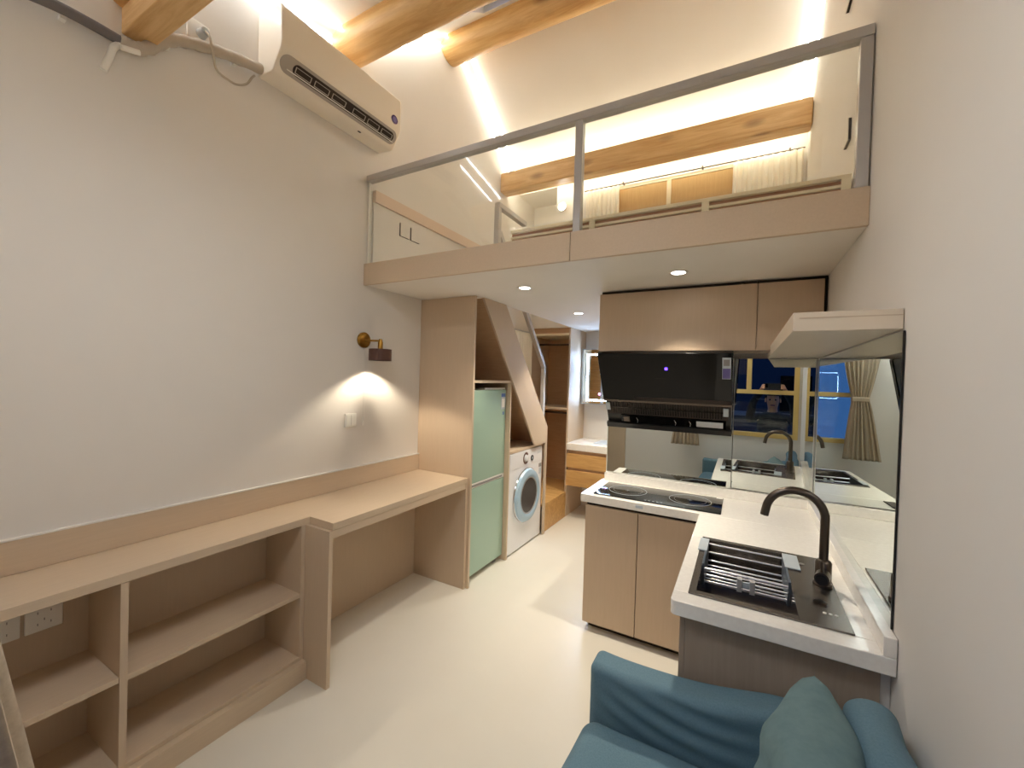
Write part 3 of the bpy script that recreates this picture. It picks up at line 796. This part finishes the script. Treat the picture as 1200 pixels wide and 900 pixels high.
MB().lathe([(.052, .6205), (.045, .624), (.03, .622), (0, .622)], (.03, 1.74, 0), 'z', 28).build('drain', M['chrome'], sk)
MB().lathe([(.018, .8262), (.018, .831), (.014, .833), (0, .833)], (.232, 1.595, 0), 'z', 20).build('waste_knob', M['gun'], sk)
MB().lathe([(.010, .8262), (.010, .829), (0, .829)], (.215, 1.905, 0), 'z', 20).build('plug_cap', M['chrome'], sk)
for i in range(3): MB().lathe([(.005, .8262), (.004, .828), (0, .828)], (.235+.014*i, 1.535, 0), 'z', 12).build('indicator', M['white_pl'], sk)
# faucet
fc = thing('kitchen_faucet', 'gunmetal gooseneck kitchen tap beside the sink', 'faucet', (.258, 1.745, .826))
fx, fy = .258, 1.745
MB().lathe([(.028, .8265), (.028, .834), (.024, .838), (.024, .905), (.020, .912), (.0155, .915)], (fx, fy, 0), 'z', 24).build('base', M['gun'], fc)
pts = [(fx, fy, .905), (fx, fy, 1.05)]
R_ = .086
for i in range(1, 17):
    a = PI*i/17.0; pts.append((fx-R_+R_*math.cos(a), fy, 1.05+R_*math.sin(a)))
pts.append((fx-2*R_-.004, fy, 1.035))
MB().tube(smooth(pts, 2), .0135, 16).build('spout', M['gun'], fc)
MB().tube([(fx-.001, fy-.018, .868), (fx-.012, fy-.062, .868)], [.021, .021], 18).build('mixer_body', M['gun'], fc)
MB().tube([(fx-.012, fy-.063, .868), (fx-.013, fy-.067, .868)], .017, 18).build('mixer_cap', M['black'], fc)
MB().tube([(fx-.01, fy-.05, .885), (fx-.012, fy-.055, .925)], .005, 10).build('lever', M['gun'], fc)

# dish rack hanging across the bowl
rk = thing('dish_rack', 'steel wire draining rack hanging across the sink bowl', 'dish rack', (.02, 1.83, .74))
ry0, ry1 = 1.70, 1.965
sec = [(ry1-.005, .815), (ry1-.018, .785), (ry1-.030, .755)] + [(ry1-.05-.033*i, .742) for i in range(6)] + [(ry0+.020, .758), (ry0+.010, .785), (ry0, .812)]
for (yy, zz) in sec:
    MB().tube([(bx0+.008, yy, zz), (bx1-.008, yy, zz)], .0033, 8).build('wire', M['wire'], rk)
for xx, sgn in ((bx0+.004, -1), (bx1-.004, 1)):
    MB().prism([(ry0-.008, .832), (ry1+.006, .832), (ry1+.006, .812), (ry1-.03, .738), (ry0+.02, .738), (ry0-.008, .80)], 'x', xx-.004, xx+.004).build('end_bracket', mat('slate_plastic', srgb(84, 94, 106), .35), rk, .001)
    x0, x1 = (xx-.03, xx+.004) if sgn < 0 else (xx-.004, xx+.045)
    B(x0, x1, ry0+.13, ry1+.006, .8275, .8325).build('hanger', M['lgrey_pl'], rk, .001)
for yy in (ry1-.10, ry0+.012):
    for xx in (.012, .052):
        B(xx-.008, xx+.008, yy-.014, yy+.014, .737 if yy > 1.8 else .755, .748 if yy > 1.8 else .80).build('clasp', M['wire'], rk, .001)
B(.002, .062, ry0+.006, ry0+.014, .768, .79).build('slide_clip', M['lgrey_pl'], rk, .001)

# mirrors
def mirror(name, label, corners, n):
    pass
ML = thing('wall_mirror', 'large kitchen mirror panel behind the hob and range hood', 'mirror', (-.42, 2.83, .873))
B(-.803, -.046, 2.820, 2.825, .873, 1.655).build('glass', M['mirror'], ML)
B(-.8055, -.8033, 2.8195, YK-.001, .873, 1.655).build('edge_strip', M['medge'], ML)
MR = thing('wall_mirror', 'narrow kitchen mirror panel to the right of the range hood', 'mirror', (.15, 2.83, .873))
def skew(x0, y0, x1, y1, z0, z1, th):
    return MB().prism([(x0, y0), (x1, y1), (x1, y1+th), (x0, y0+th)], 'z', z0, z1)
skew(-.042, 2.836, .3555, 2.8204, .873, 1.655, .005).build('glass', M['mirror'], MR)
B(.3495, .3535, 2.8165, 2.8190, .873, 1.655).build('corner_bead', M['white_pl'], MR)
MW = thing('wall_mirror', 'tall mirror panel on the right wall beside the tap', 'mirror', (XR, 2.1, .873))
B(XR-.006, XR-.002, 1.43, 2.815, .873, 1.652).build('glass', M['mirror'], MW)
B(XR-.006, XR-.002, 1.426, 1.4295, .873, 1.652).build('edge_strip', M['black'], MW)

# wall shelf over the mirrors
ws = thing('wall_shelf', 'white floating shelf above the right hand kitchen mirror', 'shelf', (.24, 2.1, 1.657))
MB().box(.120, XR-.002, 1.443, 2.593, 1.658, 1.712).build('board', mat('shelf_cream', srgb(226, 212, 192), .4), ws, .002)
B(.120, XR-.002, 2.594, YK-.003, 1.658, 1.684).build('rear_board', mat('shelf_cream_rear', srgb(226, 212, 192), .4), ws)
B(.135, XR-.003, 1.4422, 1.4428, 1.694, 1.697).build('edge_line', M['taupe'], ws)

# upper cabinets
uc = thing('wall_cabinet', 'wide taupe wall cabinet above the black range hood', 'cabinet', (-.38, 2.72, 1.69))
B(-.815, .049, 2.62, YK-.002, 1.688, 2.05).build('carcass', M['taupe_k'], uc)
B(-.820, .0525, 2.600, 2.6195, 1.688, 2.050).build('door', M['taupe_k'], uc, .0015)
B(-.815, .049, 2.63, YK-.002, 2.0505, SOF-.001).build('top_filler', M['gap'], uc)  # dark sheet standing in for the shaded gap above the cabinet
u2 = thing('wall_cabinet', 'narrow taupe wall cabinet above the floating shelf', 'cabinet', (.2, 2.72, 1.69))
B(.0505, .340, 2.62, YK-.002, 1.688, 2.05).build('carcass', M['taupe_k'], u2)
B(.0555, .345, 2.600, 2.6195, 1.688, 2.050).build('door', M['taupe_k'], u2, .0015)
B(.0505, XR-.002, 2.63, YK-.002, 2.0505, SOF-.001).build('top_filler', M['gap'], u2)  # shade of the gap over the narrow cabinet, put in as dark colour
B(.3455, XR-.002, 2.64, YK-.002, 1.715, 2.05).build('side_gap_shade', M['gap'], u2)  # dark strip standing in for the shaded gap beside the wall

# range hood: slanted black body
hd = thing('range_hood', 'black slanted range hood with an intake grille below the cabinets', 'range hood', (-.42, 2.7, 1.19))
HX0, HX1 = -.795, -.050
ytop, ztop, ybot, zbot = 2.500, 1.668, 2.772, 1.192
def hp(t): return (ytop+(ybot-ytop)*t, ztop+(zbot-ztop)*t)
MB().prism([(ytop+.034, ztop), (hp(1)[0]+.03, hp(1)[1]), (2.8185, zbot-.004), (2.8185, ztop)], 'x', HX0+.004, HX1-.004).build('body', M['black'], hd, .003)
def slant(t0, t1, x0, x1, h0, h1, px0=None, px1=None):
    nrm_ = Vector((0, -(ztop-zbot), -(ybot-ytop))).normalized()
    mb = MB(); vs = []
    for t, xa, xb in ((t0, x0, x1), (t1, px0 if px0 is not None else x0, px1 if px1 is not None else x1)):
        y, z = hp(t)
        for x in (xa, xb):
            for h in (h0, h1): vs.append((x, y+nrm_.y*h, z+nrm_.z*h))
    return mb.add(vs, [(0, 1, 3, 2), (4, 6, 7, 5), (0, 4, 5, 1), (2, 3, 7, 6), (0, 2, 6, 4), (1, 5, 7, 3)])
# body face starts behind ytop; the glass panel stands proud
pnl = slant(.0, .60, HX0, HX1, -.028, .004).build('glass_panel', M['black_glass'], hd, .002)
slant(.60, .625, HX0, HX1, -.012, .006).build('panel_edge', M['gun'], hd, .001)
slant(.55, .597, HX0+.20, HX1-.005, .0042, .006).build('intake_shadow_gap', M['gap'], hd)
slant(.63, .82, HX0+.02, HX1-.02, -.03, -.013).build('intake', M['gap'], hd)
for i in range(44):
    x = HX0+.055+(HX1-HX0-.11)*i/43
    slant(.645, .80, x-.0022, x+.0022, -.0128, -.0095).build('grille_bar', M['dark_steel'], hd)
slant(.71, .725, HX0+.04, HX1-.04, -.0094, -.007).build('grille_rail', M['dark_steel'], hd)
slant(.83, .93, HX0+.10, HX1-.03, -.03, -.010).build('oil_tray', M['black_glass'], hd)
slant(.935, 1.0, HX0, HX1, -.02, .002).build('lower_lip', M['black'], hd, .002)
slant(.66, .76, HX0+.008, HX0+.035, -.012, -.006).build('lamp_lens', M['lgrey_pl'], hd)
slant(.66, .76, HX1-.045, HX1-.018, -.012, -.006).build('lamp_lens', M['lgrey_pl'], hd)
slant(.845, .915, HX1-.19, HX1-.045, -.0098, -.004).build('tray_plate', M['wire'], hd, .002)
slant(.845, .915, HX0+.115, HX0+.155, -.0098, -.004).build('tray_plate', M['gun'], hd, .002)
for xx in (HX0+.20, HX0+.43, HX0+.515):
    y, z = hp(.88)
    MB().tube(smooth([(xx, hp(.845)[0]+.004, hp(.845)[1]), (xx+.006, hp(.86)[0]-.004, hp(.86)[1]), (xx+.009, y-.008, z), (xx+.006, hp(.905)[0]-.004, hp(.905)[1]), (xx, hp(.92)[0]+.004, hp(.92)[1])], 4), .003, 8).build('tray_handle', M['chrome'], hd)
slant(.05, .29, HX1-.052, HX1-.010, .0042, .005).build('energy_label', M['lgrey_pl'], pnl)
slant(.17, .285, HX1-.050, HX1-.012, .0051, .0056).build('label_band', M['violet'], pnl)
slant(.07, .14, HX1-.046, HX1-.016, .0051, .0056).build('label_print', M['grey_pl'], pnl)
slant(.168, .198, HX0+.392, HX0+.408, .0042, .0052).build('power_light', M['uv'], hd)
slant(.30, .304, HX0+.33, HX0+.40, .0042, .0048).build('maker_mark', M['dark_steel'], hd)

# ------------------------------------------------------------------ balustrade
bs = thing('glass_balustrade', 'grey steel balustrade with glass panels along the loft edge', 'balustrade', (-.9, YF+.03, LOFT))
yb0, yb1 = YF+.008, YF+.048
B(XL+.002, XR-.004, yb0-.004, yb1+.004, 2.728, 2.765).build('top_rail', M['steel_grey'], bs, .003)
B(-.735, -.698, yb0, yb1, LOFT+.005, 2.7275).build('post', M['steel_grey'], bs, .003)
B(.322, XR-.005, yb0, yb1, LOFT+.005, 2.7275).build('post', M['steel_grey'], bs, .003)
B(XL+.002, XL+.012, yb0+.012, yb1-.012, LOFT+.005, 2.7275).build('wall_channel', M['white_pl'], bs, .002)
B(XL+.0125, -.7355, yb0+.016, yb0+.024, LOFT+.005, 2.7275).build('glass_panel', M['glass'], bs)
B(-.6975, .3215, yb0+.016, yb0+.024, LOFT+.005, 2.7275).build('glass_panel', M['glass'], bs)

# low shelf unit on the loft
lo = thing('low_shelf_unit', 'long low cream shelf unit on the loft floor behind the glass', 'shelf unit', (-.4, 2.25, LOFT))
lx0, lx1, ly0, ly1 = -1.21, .352, 2.10, 2.36
B(lx0, lx1, ly0, ly1, 2.338, 2.355).build('top_board', M['cream'], lo, .001)
B(lx0, lx1, ly0+.004, ly1, 2.307, 2.319).build('shelf', M['cream'], lo, .001)
B(lx0, lx1, ly0+.02, ly1, LOFT+.001, LOFT+.016).build('bottom_board', M['brown'], lo)
B(lx0, lx1, ly0+.020, ly0+.032, 2.3195, 2.3375).build('upper_back', M['redbrown'], lo)
B(lx0, lx1, ly0+.020, ly0+.032, LOFT+.0165, 2.3065).build('lower_back', M['redbrown'], lo)
for x in (-.735, -.195, .318):
    B(x, x+.032, ly0-.002, ly0+.003, LOFT+.001, 2.3375).build('upright', M['cream'], lo, .001)

# loft window with tan panels, curtain track and curtains
lwn = tag(bpy.data.objects.new('window_3', None), kind='structure'); COL.objects.link(lwn); ORG[lwn.name] = Vector((0, 0, 0))
B(-1.15, -.628, YU-.02, YU-.008, 2.75, 3.235).build('panel', M['tan'], lwn)
B(-.592, .15, YU-.02, YU-.008, 2.75, 3.235).build('panel', M['tan'], lwn)
B(-.628, -.592, YU-.028, YU-.006, 2.74, 3.235).build('mullion', M['cream'], lwn, .002)
fw = MB(); fw.box(-1.18, .19, YU-.026, YU-.002, 3.2355, 3.262); fw.box(-1.18, .19, YU-.026, YU-.002, 2.71, 2.74)
fw.build('window_frame', M['cream'], lwn, .002)
ctk = thing('curtain_track', 'thin curtain track under the loft beam', 'curtain track', (-.5, YU-.05, 3.27))
MB().tube([(-1.36, YU-.045, 3.272), (.345, YU-.045, 3.272)], .005, 8).build('rod', M['gun'], ctk)
for x in (-1.0, -.35, .25): B(x-.006, x+.006, YU-.05, YU-.001, 3.276, 3.288).build('bracket', M['gun'], ctk)
for nm, xa, xb, lab in (('curtain', -1.34, -1.03, 'white curtain drawn to the left of the loft window'), ('curtain', -.125, .335, 'white gathered curtain drawn to the right of the loft window')):
    c = thing(nm, lab, 'curtain', ((xa+xb)/2, YU-.05, 2.6))
    curtain_mesh((xa, YU-.055, 0), (xb, YU-.055, 0), 2.62, 3.262, .014, 7 if xb < 0 else 10).build('cloth', M['curtain_w'], c, solid=.002)
    for i in range(6):
        MB().ring((xa+(xb-xa)*(i+.5)/6, YU-.045, 3.266), 'x', .008, .0016, 12, 6).build('hook_ring', M['gun'], c)

# ------------------------------------------------------------------ downlights
FILL_LAMP = 14.0  # emission strength of the added fill lamp
def downlight(label, x, y, z, watts, rad=.04, tilt=None):
    r = thing('ceiling_downlight', label, 'ceiling light', (x, y, z), 'recessed downlights')
    MB().lathe([(.034, -.001), (.048, -.001), (.050, -.004), (.046, -.006), (.034, -.004), (.034, -.001)], (x, y, z), 'z', 32).build('trim_ring', M['white_pl'], r)
    MB().lathe([(.0335, -.0035), (.0335, -.0015), (0, -.0015)], (x, y, z), 'z', 28).build('diffuser', M['downl'], r)
    ld = bpy.data.lights.new('downlight_beam', 'SPOT'); ld.energy = watts; ld.spot_size = math.radians(96); ld.spot_blend = .6
    ld.shadow_soft_size = .03; ld.color = (1, .90, .74)
    lo_ = bpy.data.objects.new('downlight_beam', ld); COL.objects.link(lo_); lo_.parent = r; lo_.location = (0, 0, -.008)
    return r
downlight('round downlight in the loft underside above the fridge', -1.218, 2.314, SOF, 17)
downlight('round downlight in the loft underside above the washing machine aisle', -1.249, 3.372, SOF, 17)
downlight('round downlight in the loft underside in front of the range hood', -.31, 2.283, SOF, 22)
downlight('unseen round downlight added to brighten the vanity corner past the kitchen wall', -1.12, 3.95, SOF, 22)  # extra light added out of view for the vanity nook
dl = thing('wall_downlight', 'small round light on the loft back wall near the stair railing', 'wall light', (-1.60, YU, 3.19))
MB().lathe([(.045, -.001), (.048, -.010), (.038, -.014), (.036, -.008)], (-1.60, YU, 3.186), 'y', 28).build('trim_ring', M['white_pl'], dl)
MB().lathe([(.036, -.007), (.034, -.010), (0, -.011)], (-1.60, YU, 3.186), 'y', 28).build('diffuser', M['downl'], dl)
# sconce lamp light
ld = bpy.data.lights.new('sconce_light', 'SPOT'); ld.energy = 19; ld.spot_size = math.radians(128); ld.spot_blend = .4; ld.shadow_soft_size = .04; ld.color = (1, .85, .64)
lo_ = bpy.data.objects.new('sconce_light', ld); COL.objects.link(lo_); lo_.parent = sc; lo_.location = Vector((XL+.118, 1.90, 1.597))-ORG[sc.name]
# unseen drum lamp added above the seating to fill the room with light
cl = thing('added_fill_lamp', 'unseen wide white drum lamp added over the seating area as fill light', 'added fill lamp', (-.75, .38, 2.580))
MB().lathe([(.235, 2.680), (.24, 2.675), (.24, 2.605), (.235, 2.600), (.225, 2.605), (.225, 2.675), (.235, 2.680)], (-.75, .38, 0), 'z', 48).build('drum_band', M['white_pl'], cl)
MB().lathe([(.224, 2.608), (.15, 2.592), (0, 2.585)], (-.75, .38, 0), 'z', 48).build('diffuser', emis('fill_diffuser', (.95, .975, 1.0, 1), FILL_LAMP*.55), cl)
MB().lathe([(.224, 2.668), (.15, 2.676), (.01, 2.680)], (-.75, .38, 0), 'z', 48).build('top_diffuser', emis('fill_top_diffuser', (.88, .94, 1.0, 1), FILL_LAMP*1.9), cl)
MB().tube([(-.75, .38, 2.680), (-.75, .38, roof(.38)-.02)], .006, 8).build('stem', M['white_pl'], cl)
MB().lathe([(.05, -.025), (.05, -.001), (0, 0)], (-.75, .38, roof(.38)-.012), 'z', 28).build('canopy', M['white_pl'], cl)

# ------------------------------------------------------------------ sofa
sf = thing('sofa', 'teal fabric sofa against the right wall in the foreground', 'sofa', (0, .7, 0))
SX = -.405
def wob(p, k=1.0):
    return .004*k*(math.sin(p.x*23+p.y*9)+math.sin(p.y*31+p.z*17)+math.sin(p.z*27+p.x*11))
def armf(p):
    u = (p.x-SX)/(XR-.02-SX)
    dz = .03*u+.045*u*u if p.z > .4 else 0
    dz += -.018*math.sin(PI*min(1, u*1.5)) if p.z > .4 else 0
    fold = .0
    if p.y < 1.325 and .40 < p.z < .60:
        fold = .005*math.sin(110*(p.z-.57)+22*u+2*math.sin(5*u))*math.sin(PI*(p.z-.40)/.20)**.7*math.exp(-((u-.34)/.26)**2)
    return Vector((p.x, p.y+fold+wob(p, .3), p.z+dz))
MB().rbox(SX, XR-.02, 1.295, 1.402, .06, .585, .026, 5, 44, armf).build('armrest', M['teal'], sf)
MB().rbox(SX, XR-.02, -.04, .066, .06, .585, .026, 5, 14, lambda p: armf(Vector((p.x, p.y+1.4, p.z)))-Vector((0, 1.4, 0))).build('armrest', M['teal'], sf)
MB().rbox(SX+.02, XR-.02, .07, 1.29, .10, .285, .015, 3).build('base', M['teal'], sf)
def seatf(p):
    u = (p.x-SX)/(.22-SX); vv = (p.y)/1.29
    dz = .022*math.sin(PI*min(max(u, 0), 1))*math.sin(PI*min(max(vv, 0), 1)) if p.z > .4 else 0
    return Vector((p.x+(-.02*math.sin(PI*vv) if u < .3 else 0), p.y, p.z+dz+wob(p, .3)))
MB().rbox(SX-.002, .22, .07, 1.291, .288, .432, .05, 5, 12, seatf).build('seat_cushion', M['teal'], sf)
def backf(p):
    e = min(1, max(0, (1.294-p.y)/.12))
    return Vector((p.x+.025*max(0, p.z-.3)+wob(p, .8), p.y, p.z-(.03*(1-e)**2 if p.z > .6 else 0)+wob(p, .9)))
MB().rbox(.222, .325, .07, 1.294, .28, .79, .052, 8, 12, backf).build('backrest', M['teal'], sf)
for xx, yy in ((SX+.06, 1.34), (XR-.08, 1.34), (SX+.06, .01), (XR-.08, .01)):
    MB().tube([(xx, yy, 0), (xx, yy, .062)], [.016, .022], 12).build('leg', M['black'], sf)
def pillow(name, label, c, size, th, rot, m):
    w_, h_ = size; mb = MB(); n = 26
    Rm = Matrix.Rotation(rot[2], 3, 'Z') @ Matrix.Rotation(rot[1], 3, 'Y') @ Matrix.Rotation(rot[0], 3, 'X')
    def side_(sg):
        def fn(u, v):
            a, b = 2*u-1, 2*v-1
            e = (1-abs(a)**2.6)*(1-abs(b)**2.6)
            pin = 1-.07*(1-abs(b)**2)*(abs(a)**4); pin2 = 1-.07*(1-abs(a)**2)*(abs(b)**4)
            z = sg*th*max(e, 0)**.42
            z += sg*.010*math.sin(6*a+4*b)*e+.006*math.sin(11*b-5*a)*e
            p = Rm @ Vector((a*w_/2*pin, b*h_/2*pin2, z))
            return tuple(Vector(c)+p)
        return fn
    mb.grid(side_(1), n, n); mb.grid(side_(-1), n, n)
    ob = mb.build(name, m, None, org=(c[0], c[1], c[2]-h_/2), recalc=False)
    bm = bmesh.new(); bm.from_mesh(ob.data); bmesh.ops.remove_doubles(bm, verts=bm.verts[:], dist=.0015)
    bmesh.ops.recalc_face_normals(bm, faces=bm.faces[:])
    for f in bm.faces: f.smooth = True
    bm.to_mesh(ob.data); bm.free()
    return tag(ob, label, 'cushion')
# width along Y, height up, facing -X, leaning on the backrest
pillow('back_cushion', 'big teal back cushion leaning in the sofa corner', (.155, 1.04, .610), (.41, .39), .100, (PI/2, 0, -PI/2-.10), M['teal2'])

# curtain tied back at the window: its hem shows at the left edge, the rest in the mirrors
yc = YR+.105
tc_ = thing('curtain', 'grey taupe tied back curtain at the left edge, beside the gold window', 'curtain', (-.60, yc, .74))
curtain_mesh((-.78, yc, 0), (-.42, yc, 0), .745, 2.12, .018, 7, (1.38, .40), .90, 120, 48, (0, 1, 0), (1.30, .026, .145)).build('cloth', M['curtain_g'], tc_, solid=.003)
MB().rbox(-.675, -.525, yc-.030, yc+.030, 1.355, 1.405, .008, 2).build('tie_band', M['curtain_g'], tc_)
MB().tube([(-.95, yc, 2.14), (XR-.01, yc, 2.14)], .011, 12).build('rod', M['gun'], tc_)
for xx in (-.93, .3): MB().tube([(xx, YR+.001, 2.14), (xx, yc, 2.14)], .008, 10).build('bracket', M['gun'], tc_)

# ------------------------------------------------------------------ the person taking the picture, seen in the mirror
def skinmesh(name, m, parent, nodes, edges, root=0, sub=2):
    o0 = ORG[parent.name] if parent else Vector((0, 0, 0))
    me = bpy.data.meshes.new(name)
    me.from_pydata([tuple(Vector(n[0])-o0) for n in nodes], edges, [])
    me.materials.append(m)
    ob = bpy.data.objects.new(name, me); COL.objects.link(ob); ob.parent = parent
    sk_ = ob.modifiers.new('skin', 'SKIN'); sk_.use_smooth_shade = True; sk_.branch_smoothing = .4
    sv = me.skin_vertices[0].data
    for i, n in enumerate(nodes):
        rr = n[1] if isinstance(n[1], tuple) else (n[1], n[1])
        sv[i].radius = rr; sv[i].use_root = (i == root)
    sb_ = ob.modifiers.new('sub', 'SUBSURF'); sb_.levels = sub; sb_.render_levels = sub
    ORG[ob.name] = o0
    return ob
PX0, PY0 = .075, -.47
pr = thing('person', 'person in dark clothes holding up a phone, seen in the kitchen mirror', 'person', (PX0, PY0, 0))
def P_(x, y, z): return (PX0+x, PY0+y, z)
nodes = [(P_(0, -.05, .72), (.13, .10)), (P_(0, -.03, .88), (.10, .07)), (P_(0, .0, 1.04), (.12, .07)), (P_(0, .01, 1.14), (.09, .068)), (P_(0, .02, 1.20), (.050, .050)),
         (P_(0, .035, 1.25), (.062, .075)), (P_(0, .04, 1.32), (.076, .098)), (P_(0, .03, 1.39), (.066, .085)), (P_(0, .025, 1.425), (.035, .045))]
edges = [(i, i+1) for i in range(8)]
for sg, hx in ((-1, -.085), (1, .095)):
    b0 = len(nodes)
    hxx = hx
    nodes += [(P_(sg*.165, .0, 1.10), .052), (P_(sg*.245, .12, 1.06), .036), (P_((sg*.245+hxx)/2+sg*.04, .21, 1.29), .030), (P_(hxx+sg*.014, .325, 1.478), .021),
              (P_(hxx+sg*.012, .375, 1.487), (.030, .017))]
    edges += [(2, b0), (b0, b0+1), (b0+1, b0+2), (b0+2, b0+3), (b0+3, b0+4)]
    for k_, (dx, L1) in enumerate(((-.018, .030), (-.006, .034), (.006, .033), (.018, .026))):
        c0 = len(nodes); zz = 1.487
        nodes += [(P_(hxx+sg*.014, .405, zz+dx), .0085), (P_(hxx+sg*.012, .428, zz+dx*1.05), .008), (P_(hxx-sg*.012, .4475, zz+dx*1.05+.003*(k_ % 2)), .007)]
        edges += [(b0+4, c0), (c0, c0+1), (c0+1, c0+2)]
    c0 = len(nodes)
    nodes += [(P_(hxx-sg*.016, .385, 1.462), .010), (P_(hxx-sg*.040, .405, 1.470), .0085)]
    edges += [(b0+4, c0), (c0, c0+1)]
for sg in (-1, 1):
    b0 = len(nodes)
    nodes += [(P_(sg*.085, -.03, .66), .085), (P_(sg*.11, .07, .40), .058), (P_(sg*.11, -.02, .20), .045), (P_(sg*.11, -.05, .075), .036), (P_(sg*.12, .02, .042), .036), (P_(sg*.13, .11, .035), .030)]
    edges += [(0, b0)]+[(b0+i, b0+i+1) for i in range(5)]
skinmesh('body', M['skin'], pr, nodes, edges)
jn = [(P_(0, -.05, .66), (.18, .15)), (P_(0, -.03, .88), (.185, .15)), (P_(0, .0, 1.03), (.20, .15)), (P_(0, .01, 1.13), (.155, .125)), (P_(0, .018, 1.185), (.085, .08))]
je = [(0, 1), (1, 2), (2, 3), (3, 4)]
for sg, hx in ((-1, -.085), (1, .095)):
    b0 = len(jn)
    jn += [(P_(sg*.165, .0, 1.10), .066), (P_(sg*.245, .12, 1.06), .056), (P_((sg*.245+hx)/2+sg*.04, .21, 1.29), .046), (P_(hx+sg*.014, .305, 1.455), .036)]
    je += [(2, b0), (b0, b0+1), (b0+1, b0+2), (b0+2, b0+3)]
skinmesh('jacket', M['cloth'], pr, jn, je)
tn = [(P_(0, -.05, .72), (.148, .118))]; te = []
for sg in (-1, 1):
    b0 = len(tn)
    tn += [(P_(sg*.085, -.03, .64), .10), (P_(sg*.11, .07, .40), .073), (P_(sg*.11, -.02, .20), .060), (P_(sg*.11, -.05, .10), .054)]
    te += [(0, b0)]+[(b0+i, b0+i+1) for i in range(3)]
skinmesh('trousers', M['trouser'], pr, tn, te)
for sg in (-1, 1):
    MB().rbox(PX0+sg*.12-.048, PX0+sg*.12+.048, PY0-.10, PY0+.155, 0, .082, .03, 4, 3, lambda p: Vector((p.x, p.y, p.z*(1-.35*max(0, (p.y-PY0)/.15))))).build('shoe', M['black'], pr)
def hairf(u, v):
    a = 2*PI*u; b = v*1.75
    f = 1.0+.10*math.sin(9*a)*.2
    x, y, z = .088*math.sin(b)*math.cos(a)*f, .108*math.sin(b)*math.sin(a)*f, .105*math.cos(b)
    if y > .03 and z < .045: z = .045+.2*(z-.045); y = min(y, .100)
    return (PX0+x, PY0+.025+y, 1.345+z)
MB().grid(hairf, 40, 16).build('hair', M['hair'], pr, solid=.008)
for sg in (-1, 1):
    MB().lathe([(0, .010), (.007, .008), (.011, 0), (.007, -.008), (0, -.010)], P_(sg*.030, .128, 1.325), 'y', 16).build('eye', M['black'], pr)
MB().rbox(PX0-.011, PX0+.011, PY0+.12, PY0+.150, 1.285, 1.325, .008, 3).build('nose', M['skin'], pr)
MB().rbox(PX0-.024, PX0+.024, PY0+.105, PY0+.126, 1.252, 1.262, .004, 2).build('mouth', M['badge'], pr)
for sg in (-1, 1): MB().rbox(PX0+sg*.080-.008, PX0+sg*.080+.008, PY0+.01, PY0+.045, 1.29, 1.345, .007, 3).build('ear', M['skin'], pr)
ph = thing('smartphone', 'black smartphone held up between both hands, seen in the kitchen mirror', 'phone', (PX0+.005, -.03, 1.45))
MB().rbox(-.012, .160, -.036, -.028, 1.450, 1.526, .0035, 3).build('case', M['black'], ph)
MB().rbox(-.008, .030, -.0278, -.024, 1.475, 1.521, .0015, 2).build('camera_bump', M['black_glass'], ph)

# ------------------------------------------------------------------ world, camera, view
wl = bpy.data.worlds.new('dusk'); SC.world = wl; wl.use_nodes = True
nt = wl.node_tree; bg = nt.nodes['Background']
tcw = nt.nodes.new('ShaderNodeTexCoord'); sx = nt.nodes.new('ShaderNodeSeparateXYZ'); cr = nt.nodes.new('ShaderNodeValToRGB')
nt.links.new(tcw.outputs['Generated'], sx.inputs[0]); nt.links.new(sx.outputs['Z'], cr.inputs['Fac']); nt.links.new(cr.outputs['Color'], bg.inputs['Color'])
cr.color_ramp.elements[0].position = 0.0; cr.color_ramp.elements[0].color = (.05, .14, .40, 1)
cr.color_ramp.elements[1].position = .6; cr.color_ramp.elements[1].color = (.09, .20, .62, 1)
bg.inputs['Strength'].default_value = 0.3

cam = bpy.data.cameras.new('camera'); co = bpy.data.objects.new('camera', cam); COL.objects.link(co)
R0 = (0.8728168005740895, 0.48716006320135985, 0.029426271548691825)
R1 = (0.03290216243750625, 0.0014220163565854807, -0.999457565670708)
R2 = (-0.48693765549867496, 0.8733115427447005, -0.014787459765797987)
co.matrix_world = Matrix(((R0[0], -R1[0], -R2[0], 0), (R0[1], -R1[1], -R2[1], 0), (R0[2], -R1[2], -R2[2], 1.5), (0, 0, 0, 1)))
cam.sensor_width = 36; cam.lens = 485.41444*36/1200; cam.clip_start = .02
SC.camera = co
SC.view_settings.view_transform = 'Standard'; SC.view_settings.look = 'None'
SC.view_settings.gamma = 1.0; SC.view_settings.use_curve_mapping = False
SC.view_settings.exposure = 1.78
try:
    SC.cycles.max_bounces = 12; SC.cycles.diffuse_bounces = 9; SC.cycles.glossy_bounces = 6; SC.cycles.transparent_max_bounces = 12
    SC.cycles.caustics_reflective = False; SC.cycles.sample_clamp_indirect = 6.0
except Exception: pass
